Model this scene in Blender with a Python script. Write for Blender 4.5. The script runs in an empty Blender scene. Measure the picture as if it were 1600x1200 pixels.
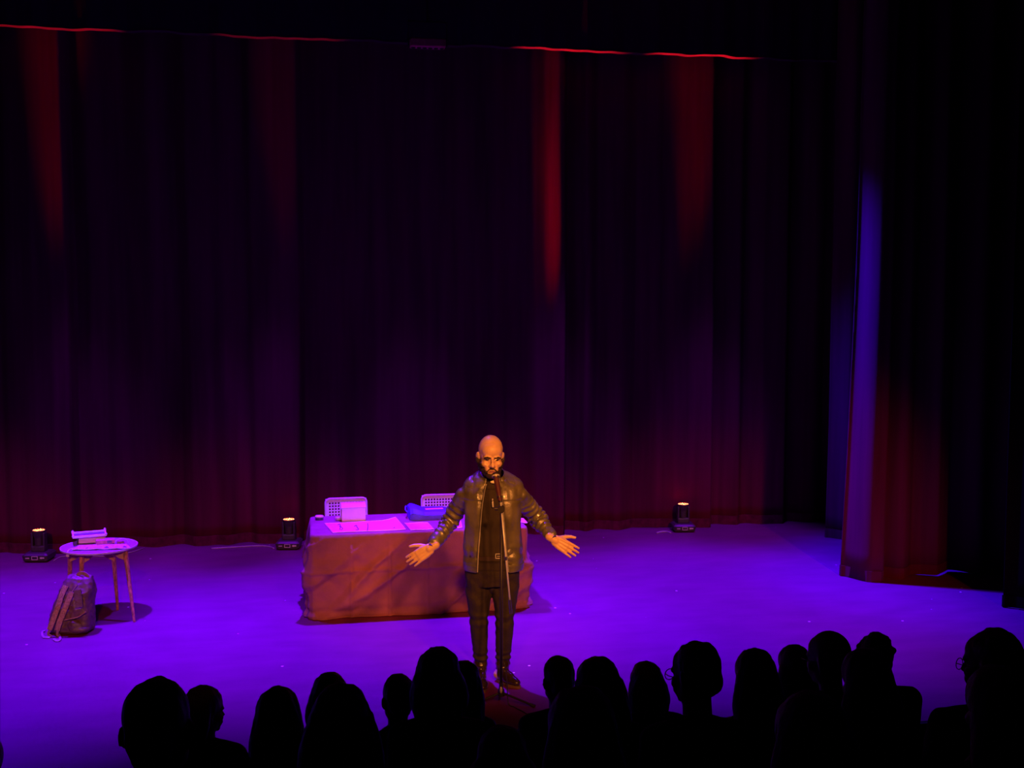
import bpy, bmesh, math, random
import numpy as np
from mathutils import Vector, Matrix, Euler

random.seed(7)
rng = np.random.default_rng(11)
S = bpy.context.scene
COL = S.collection
PI = math.pi
R = math.radians

# ---------------------------------------------------------------- camera
F = 1700.0                      # focal length in pixels of a 1600x1200 frame
YAW = R(10.4)
PITCH = math.atan(125 / F)
CAMH = 2.77
cd = bpy.data.cameras.new('camera')
cam = bpy.data.objects.new('camera', cd)
COL.objects.link(cam)
cam.location = (0, 0, CAMH)
cam.rotation_euler = (PI / 2 - PITCH, 0, -YAW)
cd.sensor_width = 36
cd.lens = F / 1600 * 36
cd.clip_end = 100
S.camera = cam
CM = cam.rotation_euler.to_matrix()

S.view_settings.view_transform = 'Standard'
S.view_settings.look = 'None'
S.view_settings.exposure = 0.0
S.view_settings.gamma = 1.0
S.view_settings.use_curve_mapping = False

w = bpy.data.worlds.new('world')
S.world = w
w.use_nodes = True
w.node_tree.nodes['Background'].inputs[0].default_value = (0.0012, 0.0, 0.003, 1)
w.node_tree.nodes['Background'].inputs[1].default_value = 0.3


def spot(name, loc, target, power, color, size_deg, blend=0.5, radius=0.08):
    d = bpy.data.lights.new(name, 'SPOT')
    d.energy = power
    d.color = color
    d.spot_size = R(size_deg)
    d.spot_blend = blend
    d.shadow_soft_size = radius
    o = bpy.data.objects.new(name, d)
    COL.objects.link(o)
    o.location = loc
    v = Vector(target) - Vector(loc)
    o.rotation_euler = v.to_track_quat('-Z', 'Y').to_euler()
    return o


BLUE = (0.125, 0.0, 1.0)
AMBER = (1.0, 0.30, 0.055)
# violet wash: a row of lamps on the bar over the back of the stage, tipped towards the house
for i, (x, tx, p) in enumerate(((-2.7, -2.6, 8600), (0.5, 0.6, 8000), (3.7, 3.7, 7600))):
    spot('violet_wash', (x, 10.9, 6.05), (tx, 9.5, 0), p * 1.05, BLUE, 53.5, 1.0, 0.07)
for x in (-4.2, -2.4, -0.6, 1.2, 3.0, 4.8):  # added fill lamps, lifting the lower curtain and rear floor
    spot('violet_curtain_fill', (x, 11.55, 6.1), (x, 12.05, 0), 1350, (0.25, 0.0, 1.0), 31, 1.0, 0.1)
spot('violet_side', (2.6, 11.65, 6.0), (4.9, 10.6, 2.8), 8000, (0.03, 0.0, 1.0), 44, 1.0, 0.07)
# amber front light from over the house
for x, tx, p in ((-2.6, -3.4, 2150), (-0.4, -0.8, 2100), (1.9, 1.8, 2100), (4.2, 4.6, 2500)):
    spot('amber_front', (x, -2.0, 6.2), (tx, 9.5, 0.45), p, AMBER, 18.5, 1.0, 0.2)
spot('amber_key', (3.2, -2.2, 6.6), (1.35, 7.9, 1.0), 3300, AMBER, 12, 0.7, 0.3)
spot('amber_key', (-1.2, -2.2, 6.6), (1.25, 7.9, 1.0), 2100, AMBER, 12, 0.7, 0.3)


# ---------------------------------------------------------------- pixel -> place helpers
def ray(px, py):
    return (CM @ Vector(((px - 800) / F, -(py - 600) / F, -1.0)))


def at_z(px, py, z):
    d = ray(px, py)
    return Vector((0, 0, CAMH)) + d * ((z - CAMH) / d.z)


def at_y(px, py, y):
    d = ray(px, py)
    return Vector((0, 0, CAMH)) + d * (y / d.y)


def at_d(px, py, depth):
    return Vector((0, 0, CAMH)) + ray(px, py) * depth


# ---------------------------------------------------------------- materials
def mat(name, col, rough=0.6, metal=0.0, var=0.15, scale=20.0, bump=0.0, bscale=60.0, emit=None, estr=0.0,
        sheen=0.0, spec=0.5, stretch=(1, 1, 1), coat=0.0):
    m = bpy.data.materials.new(name)
    m.use_nodes = True
    nt = m.node_tree
    b = nt.nodes['Principled BSDF']
    tc = nt.nodes.new('ShaderNodeTexCoord')
    mp = nt.nodes.new('ShaderNodeMapping')
    mp.inputs['Scale'].default_value = stretch
    nt.links.new(tc.outputs['Object'], mp.inputs[0])
    n = nt.nodes.new('ShaderNodeTexNoise')
    n.inputs['Scale'].default_value = scale
    n.inputs['Detail'].default_value = 4
    nt.links.new(mp.outputs[0], n.inputs['Vector'])
    cr = nt.nodes.new('ShaderNodeValToRGB')
    lo = [max(0, c * (1 - var)) for c in col]
    hi = [min(1, c * (1 + var)) for c in col]
    cr.color_ramp.elements[0].position = 0.3
    cr.color_ramp.elements[1].position = 0.7
    cr.color_ramp.elements[0].color = (*lo, 1)
    cr.color_ramp.elements[1].color = (*hi, 1)
    nt.links.new(n.outputs['Fac'], cr.inputs[0])
    nt.links.new(cr.outputs[0], b.inputs['Base Color'])
    b.inputs['Roughness'].default_value = rough
    b.inputs['Metallic'].default_value = metal
    b.inputs['Specular IOR Level'].default_value = spec
    b.inputs['Coat Weight'].default_value = coat
    if sheen:
        b.inputs['Sheen Weight'].default_value = sheen
    if bump:
        n2 = nt.nodes.new('ShaderNodeTexNoise')
        n2.inputs['Scale'].default_value = bscale
        n2.inputs['Detail'].default_value = 5
        nt.links.new(mp.outputs[0], n2.inputs['Vector'])
        bp = nt.nodes.new('ShaderNodeBump')
        bp.inputs['Strength'].default_value = bump
        bp.inputs['Distance'].default_value = 0.01
        nt.links.new(n2.outputs['Fac'], bp.inputs['Height'])
        nt.links.new(bp.outputs[0], b.inputs['Normal'])
    if emit:
        b.inputs['Emission Color'].default_value = (*emit, 1)
        b.inputs['Emission Strength'].default_value = estr
    return m


def floor_material():
    m = mat('stage_floor_vinyl', (0.155, 0.016, 0.112), 0.5, 0, 0.12, 2.2, spec=0.25, stretch=(1, 2.5, 1))
    nt = m.node_tree
    b = nt.nodes['Principled BSDF']
    base = b.inputs['Base Color'].links[0].from_socket
    tc = nt.nodes.new('ShaderNodeTexCoord')
    # scuffs: stretched noise, lighter
    mp = nt.nodes.new('ShaderNodeMapping')
    mp.inputs['Scale'].default_value = (1.4, 9, 1)
    mp.inputs['Rotation'].default_value = (0, 0, R(4))
    nt.links.new(tc.outputs['Object'], mp.inputs[0])
    n = nt.nodes.new('ShaderNodeTexNoise')
    n.inputs['Scale'].default_value = 3.5
    n.inputs['Detail'].default_value = 7
    n.inputs['Roughness'].default_value = 0.65
    nt.links.new(mp.outputs[0], n.inputs['Vector'])
    r1 = nt.nodes.new('ShaderNodeMapRange')
    r1.inputs['From Min'].default_value = 0.6
    r1.inputs['From Max'].default_value = 0.78
    r1.inputs['To Max'].default_value = 0.28
    nt.links.new(n.outputs['Fac'], r1.inputs['Value'])
    mx = nt.nodes.new('ShaderNodeMix')
    mx.data_type = 'RGBA'
    nt.links.new(r1.outputs[0], mx.inputs['Factor'])
    nt.links.new(base, mx.inputs['A'])
    mx.inputs['B'].default_value = (0.36, 0.08, 0.22, 1)
    # dust specks
    v = nt.nodes.new('ShaderNodeTexVoronoi')
    v.inputs['Scale'].default_value = 3.4
    nt.links.new(tc.outputs['Object'], v.inputs['Vector'])
    r2 = nt.nodes.new('ShaderNodeMapRange')
    r2.inputs['From Min'].default_value = 0.042
    r2.inputs['From Max'].default_value = 0.026
    nt.links.new(v.outputs['Distance'], r2.inputs['Value'])
    mx2 = nt.nodes.new('ShaderNodeMix')
    mx2.data_type = 'RGBA'
    nt.links.new(r2.outputs[0], mx2.inputs['Factor'])
    nt.links.new(mx.outputs['Result'], mx2.inputs['A'])
    mx2.inputs['B'].default_value = (0.9, 0.75, 0.9, 1)
    nt.links.new(mx2.outputs['Result'], b.inputs['Base Color'])
    return m


M = {}
M['floor'] = floor_material()
M['black_wall'] = mat('black_wall_paint', (0.012, 0.010, 0.012), 0.9)
M['pitch'] = mat('pitch_black_serge', (0.008, 0.002, 0.003), 0.95, spec=0.05)
M['tier'] = mat('tier_carpet', (0.012, 0.008, 0.012), 0.95, bump=0.3, bscale=300, spec=0.1)
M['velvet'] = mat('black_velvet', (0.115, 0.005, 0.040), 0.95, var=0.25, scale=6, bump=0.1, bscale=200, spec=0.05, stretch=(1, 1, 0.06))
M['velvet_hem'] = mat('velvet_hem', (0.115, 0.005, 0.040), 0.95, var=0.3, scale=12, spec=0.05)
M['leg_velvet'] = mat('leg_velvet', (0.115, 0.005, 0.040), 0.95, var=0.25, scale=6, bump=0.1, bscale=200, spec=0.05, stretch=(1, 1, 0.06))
M['hem_tape'] = mat('hem_tape', (0.06, 0.02, 0.02), 0.8, var=0.4, scale=4)
M['cloth'] = mat('brown_tablecloth', (0.29, 0.08, 0.125), 0.75, var=0.14, scale=7, bump=0.6, bscale=22, spec=0.2)
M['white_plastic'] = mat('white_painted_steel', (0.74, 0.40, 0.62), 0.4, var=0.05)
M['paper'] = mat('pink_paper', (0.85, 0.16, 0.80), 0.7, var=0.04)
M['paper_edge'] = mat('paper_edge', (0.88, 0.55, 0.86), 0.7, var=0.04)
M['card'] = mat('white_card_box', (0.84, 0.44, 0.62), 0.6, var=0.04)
M['ink'] = mat('ink', (0.05, 0.01, 0.06), 0.7)
M['blue_bag'] = mat('blue_case_fabric', (0.08, 0.04, 0.62), 0.6, var=0.2, scale=12, bump=0.3)
M['grey_metal'] = mat('grey_metal', (0.35, 0.33, 0.35), 0.35, 1.0)
M['wood_leg'] = mat('speckled_wood', (0.42, 0.13, 0.09), 0.5, var=0.55, scale=45, bump=0.2, stretch=(1, 1, 0.4))
M['wood_bracket'] = mat('pale_wood_bracket', (0.45, 0.24, 0.09), 0.5, var=0.2, scale=30)
M['tabletop'] = mat('purple_tabletop', (0.34, 0.16, 0.36), 0.55, var=0.25, scale=40)
M['tabletop_rim'] = mat('tabletop_rim', (0.6, 0.4, 0.55), 0.5)
M['book_cover'] = mat('dark_book_cover', (0.05, 0.03, 0.05), 0.5)
M['book_pages'] = mat('book_pages', (0.80, 0.52, 0.34), 0.8, var=0.18, scale=60, stretch=(0.1, 0.1, 6))
M['tray_in'] = mat('purple_tray_lining', (0.16, 0.06, 0.20), 0.6, var=0.9, scale=30)
M['red_card'] = mat('red_card', (0.62, 0.14, 0.20), 0.5, var=0.25, scale=40)
M['news'] = mat('printed_paper', (0.66, 0.45, 0.62), 0.7, var=0.25, scale=60)
M['dark_print'] = mat('dark_print', (0.16, 0.05, 0.2), 0.7, var=0.5, scale=60)
M['white_cord'] = mat('white_cord', (0.72, 0.55, 0.68), 0.5)
M['pack'] = mat('backpack_nylon', (0.13, 0.055, 0.06), 0.5, var=0.3, scale=14, bump=0.45, bscale=30)
M['pack_strap'] = mat('backpack_strap', (0.38, 0.17, 0.17), 0.55, var=0.45, scale=70, bump=0.4, bscale=120)
M['pack_web'] = mat('backpack_webbing', (0.30, 0.13, 0.20), 0.6, var=0.3, scale=50)
M['lamp_black'] = mat('lamp_housing', (0.055, 0.03, 0.045), 0.45, var=0.15)
M['lamp_print'] = mat('lamp_print', (0.8, 0.62, 0.66), 0.5)
M['lamp_screen'] = mat('lamp_screen', (0.06, 0.02, 0.05), 0.25)
M['led'] = mat('red_led', (0.9, 0.2, 0.1), 0.3, emit=(1.0, 0.10, 0.02), estr=4.5)
M['led_hot'] = mat('orange_led', (0.9, 0.4, 0.1), 0.3, emit=(1.0, 0.36, 0.12), estr=4.5)
M['cable'] = mat('black_cable', (0.03, 0.02, 0.03), 0.5)
M['pale_cable'] = mat('pale_cable', (0.36, 0.22, 0.34), 0.5)
M['skin'] = mat('skin', (0.66, 0.40, 0.26), 0.42, var=0.08, scale=25, spec=0.4)
M['leather'] = mat('black_brown_leather', (0.108, 0.092, 0.06), 0.37, var=0.35, scale=9, bump=0.3, bscale=40, spec=0.9, coat=0.25)
M['shirt'] = mat('black_shirt', (0.022, 0.013, 0.010), 0.85, var=0.2)
M['denim'] = mat('black_denim', (0.020, 0.011, 0.009), 0.8, var=0.3, scale=20, bump=0.3, bscale=60)
M['boot'] = mat('polished_boot_leather', (0.035, 0.018, 0.014), 0.22, var=0.3, spec=0.7, coat=0.4)
M['sole'] = mat('boot_sole', (0.14, 0.08, 0.04), 0.5)
M['beard'] = mat('beard_hair', (0.028, 0.014, 0.008), 0.8, var=0.6, scale=160, bump=0.6, bscale=300)
M['eye'] = mat('eye', (0.06, 0.035, 0.025), 0.2, var=0.3, scale=90)
M['lips'] = mat('lips', (0.55, 0.22, 0.17), 0.45)
M['gold_wire'] = mat('glasses_wire', (0.8, 0.55, 0.32), 0.3, 0.8)
M['chrome'] = mat('chrome_tube', (0.62, 0.60, 0.58), 0.35, 0.25)
M['stand_black'] = mat('black_stand_metal', (0.014, 0.010, 0.012), 0.5, var=0.2)
M['mic_body'] = mat('mic_body', (0.10, 0.03, 0.05), 0.35, 0.3)
M['mic_grille'] = mat('mic_grille', (0.22, 0.15, 0.13), 0.4, 0.9, var=0.6, scale=400)
M['strap_dark'] = mat('dark_wrist_strap', (0.03, 0.015, 0.012), 0.6)
M['neckline'] = mat('pale_undershirt', (0.8, 0.72, 0.55), 0.8)
M['watch'] = mat('pale_watch', (0.62, 0.42, 0.3), 0.4)
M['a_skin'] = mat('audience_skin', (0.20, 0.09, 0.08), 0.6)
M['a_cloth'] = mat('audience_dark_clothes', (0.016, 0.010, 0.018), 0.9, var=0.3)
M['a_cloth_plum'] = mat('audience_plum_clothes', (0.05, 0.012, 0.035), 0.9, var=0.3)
M['a_trousers'] = mat('audience_trousers', (0.012, 0.009, 0.016), 0.9)
M['a_hair'] = mat('audience_dark_hair', (0.014, 0.008, 0.012), 0.55, var=0.6, scale=60, bump=0.5, bscale=80, stretch=(3, 3, 0.5))
M['a_hair_brown'] = mat('audience_brown_hair', (0.06, 0.02, 0.03), 0.5, var=0.6, scale=60, bump=0.5, bscale=80, stretch=(3, 3, 0.5))
M['seat_fabric'] = mat('theatre_seat_fabric', (0.012, 0.006, 0.012), 0.95)
M['seat_metal'] = mat('theatre_seat_metal', (0.02, 0.02, 0.022), 0.6)
M['glass'] = mat('spectacle_frames', (0.03, 0.02, 0.03), 0.3)


# ---------------------------------------------------------------- object helpers
def link(name, me, m=None, parent=None, loc=None, rot=None, smooth=False):
    o = bpy.data.objects.new(name, me)
    COL.objects.link(o)
    if m is not None:
        me.materials.clear()
        me.materials.append(m)
    if parent is not None:
        o.parent = parent
    if loc is not None:
        o.location = loc
    if rot is not None:
        o.rotation_euler = rot
    if smooth:
        me.polygons.foreach_set('use_smooth', [True] * len(me.polygons))
    return o


def mesh_of(bm, name='m', smooth=False):
    bmesh.ops.recalc_face_normals(bm, faces=bm.faces[:])
    me = bpy.data.meshes.new(name)
    bm.to_mesh(me)
    bm.free()
    if smooth:
        me.polygons.foreach_set('use_smooth', [True] * len(me.polygons))
    return me


def obj(name, bm, m, parent=None, loc=None, rot=None, smooth=False):
    return link(name, mesh_of(bm, name, smooth), m, parent, loc, rot)


def thing(name, label, cat, loc=(0, 0, 0), rz=0.0, group=None):
    o = bpy.data.objects.new(name, None)
    COL.objects.link(o)
    o.location = loc
    o.rotation_euler = (0, 0, rz)
    o.empty_display_size = 0.1
    return tag(o, label, cat, group)


def tag(o, label, cat, group=None):
    o['label'] = label
    o['category'] = cat
    if group:
        o['group'] = group
    return o


def struct(o):
    o['kind'] = 'structure'
    return o


def copy_tree(o, parent=None):
    c = o.copy()
    COL.objects.link(c)
    if parent is not None:
        c.parent = parent
        c.matrix_parent_inverse = o.matrix_parent_inverse
    for ch in list(o.children):
        copy_tree(ch, c)
    return c


# ---------------------------------------------------------------- mesh helpers
def box(bm, c, s, rot=None, bevel=0.0, seg=2):
    mtx = Matrix.Translation(Vector(c))
    if rot is not None:
        mtx = mtx @ Euler(rot).to_matrix().to_4x4()
    r = bmesh.ops.create_cube(bm, size=1.0, matrix=mtx @ Matrix.Diagonal((*s, 1)))
    if bevel:
        es = list({e for v in r['verts'] for e in v.link_edges})
        bmesh.ops.bevel(bm, geom=es, offset=bevel, segments=seg, affect='EDGES', profile=0.5)


def ell(bm, c, r, rot=None, seg=18, mtx0=None):
    if not hasattr(r, '__len__'):
        r = (r, r, r)
    mtx = Matrix.Translation(Vector(c))
    if rot is not None:
        mtx = mtx @ Euler(rot).to_matrix().to_4x4()
    mtx = mtx @ Matrix.Diagonal((*r, 1))
    if mtx0 is not None:
        mtx = mtx0 @ mtx
    V, Fc = sphere_template(seg, max(8, seg * 2 // 3))
    A = np.array(mtx)
    W = V @ A[:3, :3].T + A[:3, 3]
    vs = [bm.verts.new(p) for p in W.tolist()]
    for f in Fc:
        bm.faces.new([vs[k] for k in f])


_tmpl = {}


def sphere_template(n, m):
    if (n, m) not in _tmpl:
        V = [(0, 0, 1)]
        for i in range(1, m):
            t = PI * i / m
            V += [(math.sin(t) * math.cos(2 * PI * k / n), math.sin(t) * math.sin(2 * PI * k / n), math.cos(t)) for k in range(n)]
        V.append((0, 0, -1))
        Fc = [(0, 1 + k, 1 + (k + 1) % n) for k in range(n)]
        for i in range(m - 2):
            a, b = 1 + i * n, 1 + (i + 1) * n
            Fc += [(a + k, b + k, b + (k + 1) % n, a + (k + 1) % n) for k in range(n)]
        a = 1 + (m - 2) * n
        Fc += [(a + k, len(V) - 1, a + (k + 1) % n) for k in range(n)]
        _tmpl[(n, m)] = (np.array(V, float), Fc)
    return _tmpl[(n, m)]


def cyl(bm, a, b, r1, r2=None, seg=14, caps=True):
    a, b = Vector(a), Vector(b)
    d = b - a
    if d.length < 1e-6:
        return
    q = d.to_track_quat('Z', 'Y').to_matrix()
    r2 = r1 if r2 is None else r2
    cs = [(math.cos(2 * PI * k / seg), math.sin(2 * PI * k / seg)) for k in range(seg)]
    r1, r2 = max(r1, 1e-5), max(r2, 1e-5)
    A = [bm.verts.new(a + q @ Vector((c * r1, s_ * r1, 0))) for c, s_ in cs]
    B = [bm.verts.new(b + q @ Vector((c * r2, s_ * r2, 0))) for c, s_ in cs]
    for k in range(seg):
        kk = (k + 1) % seg
        bm.faces.new((A[k], A[kk], B[kk], B[k]))
    if caps:
        bm.faces.new(list(reversed(A)))
        bm.faces.new(B)


def chain(bm, pts, rads, seg=16, ends=True):
    for i, (p, r) in enumerate(zip(pts, rads)):
        if ends or 0 < i < len(pts) - 1:
            ell(bm, p, r, seg=seg)
    for i in range(len(pts) - 1):
        cyl(bm, pts[i], pts[i + 1], rads[i], rads[i + 1], seg)


def loft(bm, rings, caps=True, closed=True):
    vs = [[bm.verts.new(p) for p in ring] for ring in rings]
    n = len(vs[0])
    for i in range(len(vs) - 1):
        for j in range(n if closed else n - 1):
            k = (j + 1) % n
            bm.faces.new((vs[i][j], vs[i][k], vs[i + 1][k], vs[i + 1][j]))
    if caps:
        bm.faces.new(list(reversed(vs[0])))
        bm.faces.new(vs[-1])


def tube(bm, pts, r, seg=8, caps=True):
    pts = [Vector(p) for p in pts]
    rings = []
    up = Vector((0.13, 0.21, 1)).normalized()
    prev = None
    for i, p in enumerate(pts):
        t = (pts[min(i + 1, len(pts) - 1)] - pts[max(i - 1, 0)]).normalized()
        if prev is None:
            n = t.cross(up)
            if n.length < 1e-3:
                n = t.cross(Vector((1, 0, 0)))
            n.normalize()
        else:
            n = (prev - t * prev.dot(t)).normalized()
        prev = n
        b = t.cross(n)
        rr = r[i] if hasattr(r, '__len__') else r
        rings.append([p + (n * math.cos(a) + b * math.sin(a)) * rr for a in [2 * PI * k / seg for k in range(seg)]])
    loft(bm, rings, caps)


def ribbon(bm, pts, normals, w, t):
    """a strap of width w and thickness t along pts, lying across normals"""
    pts = [Vector(p) for p in pts]
    rings = []
    for i, p in enumerate(pts):
        tg = (pts[min(i + 1, len(pts) - 1)] - pts[max(i - 1, 0)]).normalized()
        n = Vector(normals[i] if isinstance(normals, list) else normals)
        n = (n - tg * n.dot(tg)).normalized()
        s = tg.cross(n)
        rings.append([p + s * (w / 2) + n * (t / 2), p - s * (w / 2) + n * (t / 2),
                      p - s * (w / 2) - n * (t / 2), p + s * (w / 2) - n * (t / 2)])
    loft(bm, rings)


def spline(pts, n):
    """Catmull-Rom through pts, n samples per span"""
    P = [Vector(p) for p in pts]
    P = [P[0] * 2 - P[1]] + P + [P[-1] * 2 - P[-2]]
    out = []
    for i in range(1, len(P) - 2):
        for k in range(n):
            t = k / n
            a, b, c, d = P[i - 1], P[i], P[i + 1], P[i + 2]
            out.append(0.5 * ((2 * b) + (c - a) * t + (2 * a - 5 * b + 4 * c - d) * t * t + (3 * b - a - 3 * c + d) * t ** 3))
    out.append(P[-2])
    return out


_h = rng.random(4096)


def vnoise(p):
    """smooth value noise in [-1,1], p is (n,3)"""
    i = np.floor(p).astype(int)
    f = p - i
    f = f * f * (3 - 2 * f)

    def hh(dx, dy, dz):
        return _h[((i[:, 0] + dx) * 73 + (i[:, 1] + dy) * 179 + (i[:, 2] + dz) * 283 + ((i[:, 0] + dx) * (i[:, 1] + dy + 7) * 31)) % 4096]
    c = 0
    for dx in (0, 1):
        for dy in (0, 1):
            for dz in (0, 1):
                wgt = (f[:, 0] if dx else 1 - f[:, 0]) * (f[:, 1] if dy else 1 - f[:, 1]) * (f[:, 2] if dz else 1 - f[:, 2])
                c = c + hh(dx, dy, dz) * wgt
    return c * 2 - 1


def coords(me):
    a = np.empty(len(me.vertices) * 3)
    me.vertices.foreach_get('co', a)
    return a.reshape(-1, 3)


def set_coords(me, a):
    me.vertices.foreach_set('co', a.reshape(-1))
    me.update()


def normals(me):
    a = np.empty(len(me.vertices) * 3)
    me.vertices.foreach_get('normal', a)
    return a.reshape(-1, 3)


def displace(me, fn):
    P, N = coords(me), normals(me)
    set_coords(me, P + N * fn(P)[:, None])


WS = bpy.data.scenes.new('workshop')


def fuse(bm, voxel, smooth=2, name='m'):
    """grow one continuous skin over all closed pieces in bm"""
    bmesh.ops.recalc_face_normals(bm, faces=bm.faces[:])
    me = bpy.data.meshes.new('tmp')
    bm.to_mesh(me)
    bm.free()
    o = bpy.data.objects.new('tmp', me)
    WS.collection.objects.link(o)
    r = o.modifiers.new('r', 'REMESH')
    r.mode = 'VOXEL'
    r.voxel_size = voxel
    if smooth:
        s = o.modifiers.new('s', 'SMOOTH')
        s.factor = 0.5
        s.iterations = smooth
    vl = WS.view_layers[0]
    vl.update()
    dg = vl.depsgraph
    res = bpy.data.meshes.new_from_object(o.evaluated_get(dg))
    res.name = name
    bpy.data.objects.remove(o)
    bpy.data.meshes.remove(me)
    res.polygons.foreach_set('use_smooth', [True] * len(res.polygons))
    return res


# ================================================================ SETTING
YC = at_z(780, 833, 0).y            # back curtain
def slab(name, c, s, m):
    bm = bmesh.new()
    box(bm, c, s)
    return struct(obj(name, bm, m))


STAGE_Y = 6.45                     # downstage edge of the raised stage
slab('floor', (1.5, (STAGE_Y + 14.3) / 2, -0.21), (18.4, 14.3 - STAGE_Y, 0.42), M['floor'])
slab('floor', (1.5, (STAGE_Y - 3.2) / 2, -0.52), (18.4, STAGE_Y + 3.2, 0.2), M['tier'])
slab('trim_1', (1.5, STAGE_Y - 0.012, -0.05), (18.2, 0.03, 0.09), M['black_wall'])
slab('wall_back', (1.5, YC + 1.2, 3.4), (18.4, 0.2, 8.2), M['black_wall'])
slab('wall_left', (-7.6, 6, 3.4), (0.2, 18.4, 8.2), M['black_wall'])
slab('wall_right', (10.6, 6, 3.4), (0.2, 18.4, 8.2), M['black_wall'])
slab('wall_front', (1.5, -3.1, 3.4), (18.4, 0.2, 8.2), M['black_wall'])
slab('ceiling', (1.5, 6, 7.5), (18.4, 18.4, 0.2), M['black_wall'])


# ---------------------------------------------------------------- curtains
def smooth_table(xs, ys, x):
    """cosine interpolation through breakpoints"""
    xs, ys = np.array(xs), np.array(ys)
    k = np.clip(np.searchsorted(xs, x) - 1, 0, len(xs) - 2)
    t = np.clip((x - xs[k]) / (xs[k + 1] - xs[k]), 0, 1)
    t = (1 - np.cos(t * PI)) / 2
    return ys[k] * (1 - t) + ys[k + 1] * t


def drape(name, label, x0, x1, y, z0, z1, prof, m, step=0.014, rows=26, top=0.85, seed=0, group=None, hem=0.11, hem_m=None, lift=0.03, flare=None):
    xs = np.arange(x0, x1 + step, step)
    zs = np.linspace(z1, z0, rows)
    bm = bmesh.new()
    grid = []
    base = prof(xs)
    fine = vnoise(np.stack([xs * 7, xs * 0 + seed, xs * 0], 1)) * 0.016 + vnoise(np.stack([xs * 19, xs * 0 + seed + 5, xs * 0], 1)) * 0.007
    hemz = lift * np.clip(vnoise(np.stack([xs * 2.2, xs * 0 + seed + 9, xs * 0], 1)), 0, 1)
    for z in zs:
        t = (z1 - z) / (z1 - z0)
        k = top + (1.12 - top) * t
        drift = vnoise(np.stack([xs * 1.1, xs * 0 + seed + 20, xs * 0 + z * 0.35], 1)) * 0.05
        yy = y + base * k + fine * (0.5 + 0.8 * t) + vnoise(np.stack([xs * 3, xs * 0 + z * 0.8, xs * 0 + seed], 1)) * 0.012 + drift * 0.4
        xx = xs + drift * 0.6
        if flare:
            xx = xx + flare * t ** 1.5 * np.exp(-(xs - x0) / 0.35)
        zz = np.full_like(xs, z) + (hemz if z == zs[-1] else 0)
        grid.append([bm.verts.new((a, b, c)) for a, b, c in zip(xx, yy, zz)])
    for i in range(rows - 1):
        for j in range(len(xs) - 1):
            bm.faces.new((grid[i][j], grid[i][j + 1], grid[i + 1][j + 1], grid[i + 1][j]))
    kh = hem / (grid[-2][0].co.z - z0)
    bot = [(v.co.copy(), v.co.lerp(u.co, kh)) for v, u in zip(grid[-1], grid[-2])]
    o = obj(name, bm, m, smooth=True)
    sd = o.modifiers.new('thick', 'SOLIDIFY')
    sd.thickness = 0.008
    tag(o, label, 'curtain', group)
    # turned-up hem: a doubled band along the bottom edge
    b2 = bmesh.new()
    rings = [[(p.x, p.y - 0.016, p.z), (u.x, u.y - 0.018, u.z), (u.x, u.y + 0.016, u.z), (p.x, p.y + 0.016, p.z)] for p, u in bot[::2]]
    loft(b2, rings)
    obj('hem', b2, hem_m or m, o, smooth=False)
    return o


pxs = [-260, -200, -150, -100, -60, 0, 20, 70, 110, 121, 150, 190, 235, 275, 300, 345, 380, 402, 440, 461, 474, 520, 560, 600, 640, 690, 740, 770, 805,
       838, 874, 888, 905, 915, 935, 965, 1000, 1030, 1058, 1104, 1116, 1150, 1165, 1190, 1222, 1236, 1270, 1300, 1340, 1400, 1500, 1600, 1750, 1900]
offs = [0.03, -0.06, 0.03, -0.08, -0.09, 0.03, -0.05, -0.14, -0.17, 0.06, -0.03, 0.05, -0.06, 0.06, -0.08, -0.05, 0.05, -0.05, -0.09, -0.09, 0.05, -0.05, 0.03,
        -0.05, 0.03, -0.06, 0.05, -0.04, 0.03, -0.11, -0.20, 0.07, 0.02, -0.05, 0.05, -0.05, 0.04, -0.02, -0.08, -0.13, 0.06, -0.04, 0.04, -0.05, -0.07, 0.06,
        -0.03, 0.05, -0.04, 0.04, -0.05, 0.04, -0.05, 0.0]
wxs = [at_y(p, 500, YC).x for p in pxs]
drape('stage_curtain', 'tall black pleated curtain across the back of the stage behind the performer', wxs[0], wxs[-1], YC, 0.0, 6.9,
      lambda x: smooth_table(wxs, offs, x), M['velvet'], seed=1, hem_m=M['velvet_hem'], rows=30)

# border hung just in front of the back curtain, its hem catching the red uplight
YB = YC - 0.42
ZB = at_y(780, 73, YB).z
bm = bmesh.new()
xs = np.arange(-6.5, 10.2, 0.05)
rings = []
for x in xs:
    yo = 0.02 * math.sin(x * 9) + 0.012 * math.sin(x * 23 + 1)
    zb = ZB + 0.006 * math.sin(x * 3.1) + 0.004 * math.sin(x * 11)
    rings.append([(x, YB + yo - 0.03, zb), (x, YB + yo - 0.02, 7.2), (x, YB + yo + 0.02, 7.2), (x, YB + yo + 0.06, zb)])
loft(bm, rings)
o = obj('border_curtain', bm, M['black_wall'])
tag(o, 'black border curtain across the top with red-lit bottom hem', 'curtain')
bm = bmesh.new()
loft(bm, [[(r[0][0], r[0][1] - 0.004, r[0][2] - 0.003), (r[0][0], r[0][1] - 0.004, r[0][2] + 0.004), (r[3][0], r[3][1] + 0.004, r[3][2] + 0.004), (r[3][0], r[3][1] + 0.004, r[3][2] - 0.003)] for r in rings])
obj('hem', bm, M['hem_tape'], o)['label'] = 'pale weighted hem tape'


def leg_profile(x0, widths, amps):
    xs, ys, x = [x0 - 0.3], [0.0], x0
    xs.append(x0)
    ys.append(0.10)
    for wd, a in zip(widths, amps):
        x += wd
        xs.append(x)
        ys.append(a)
    return lambda X: smooth_table(xs, ys, X)


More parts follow.
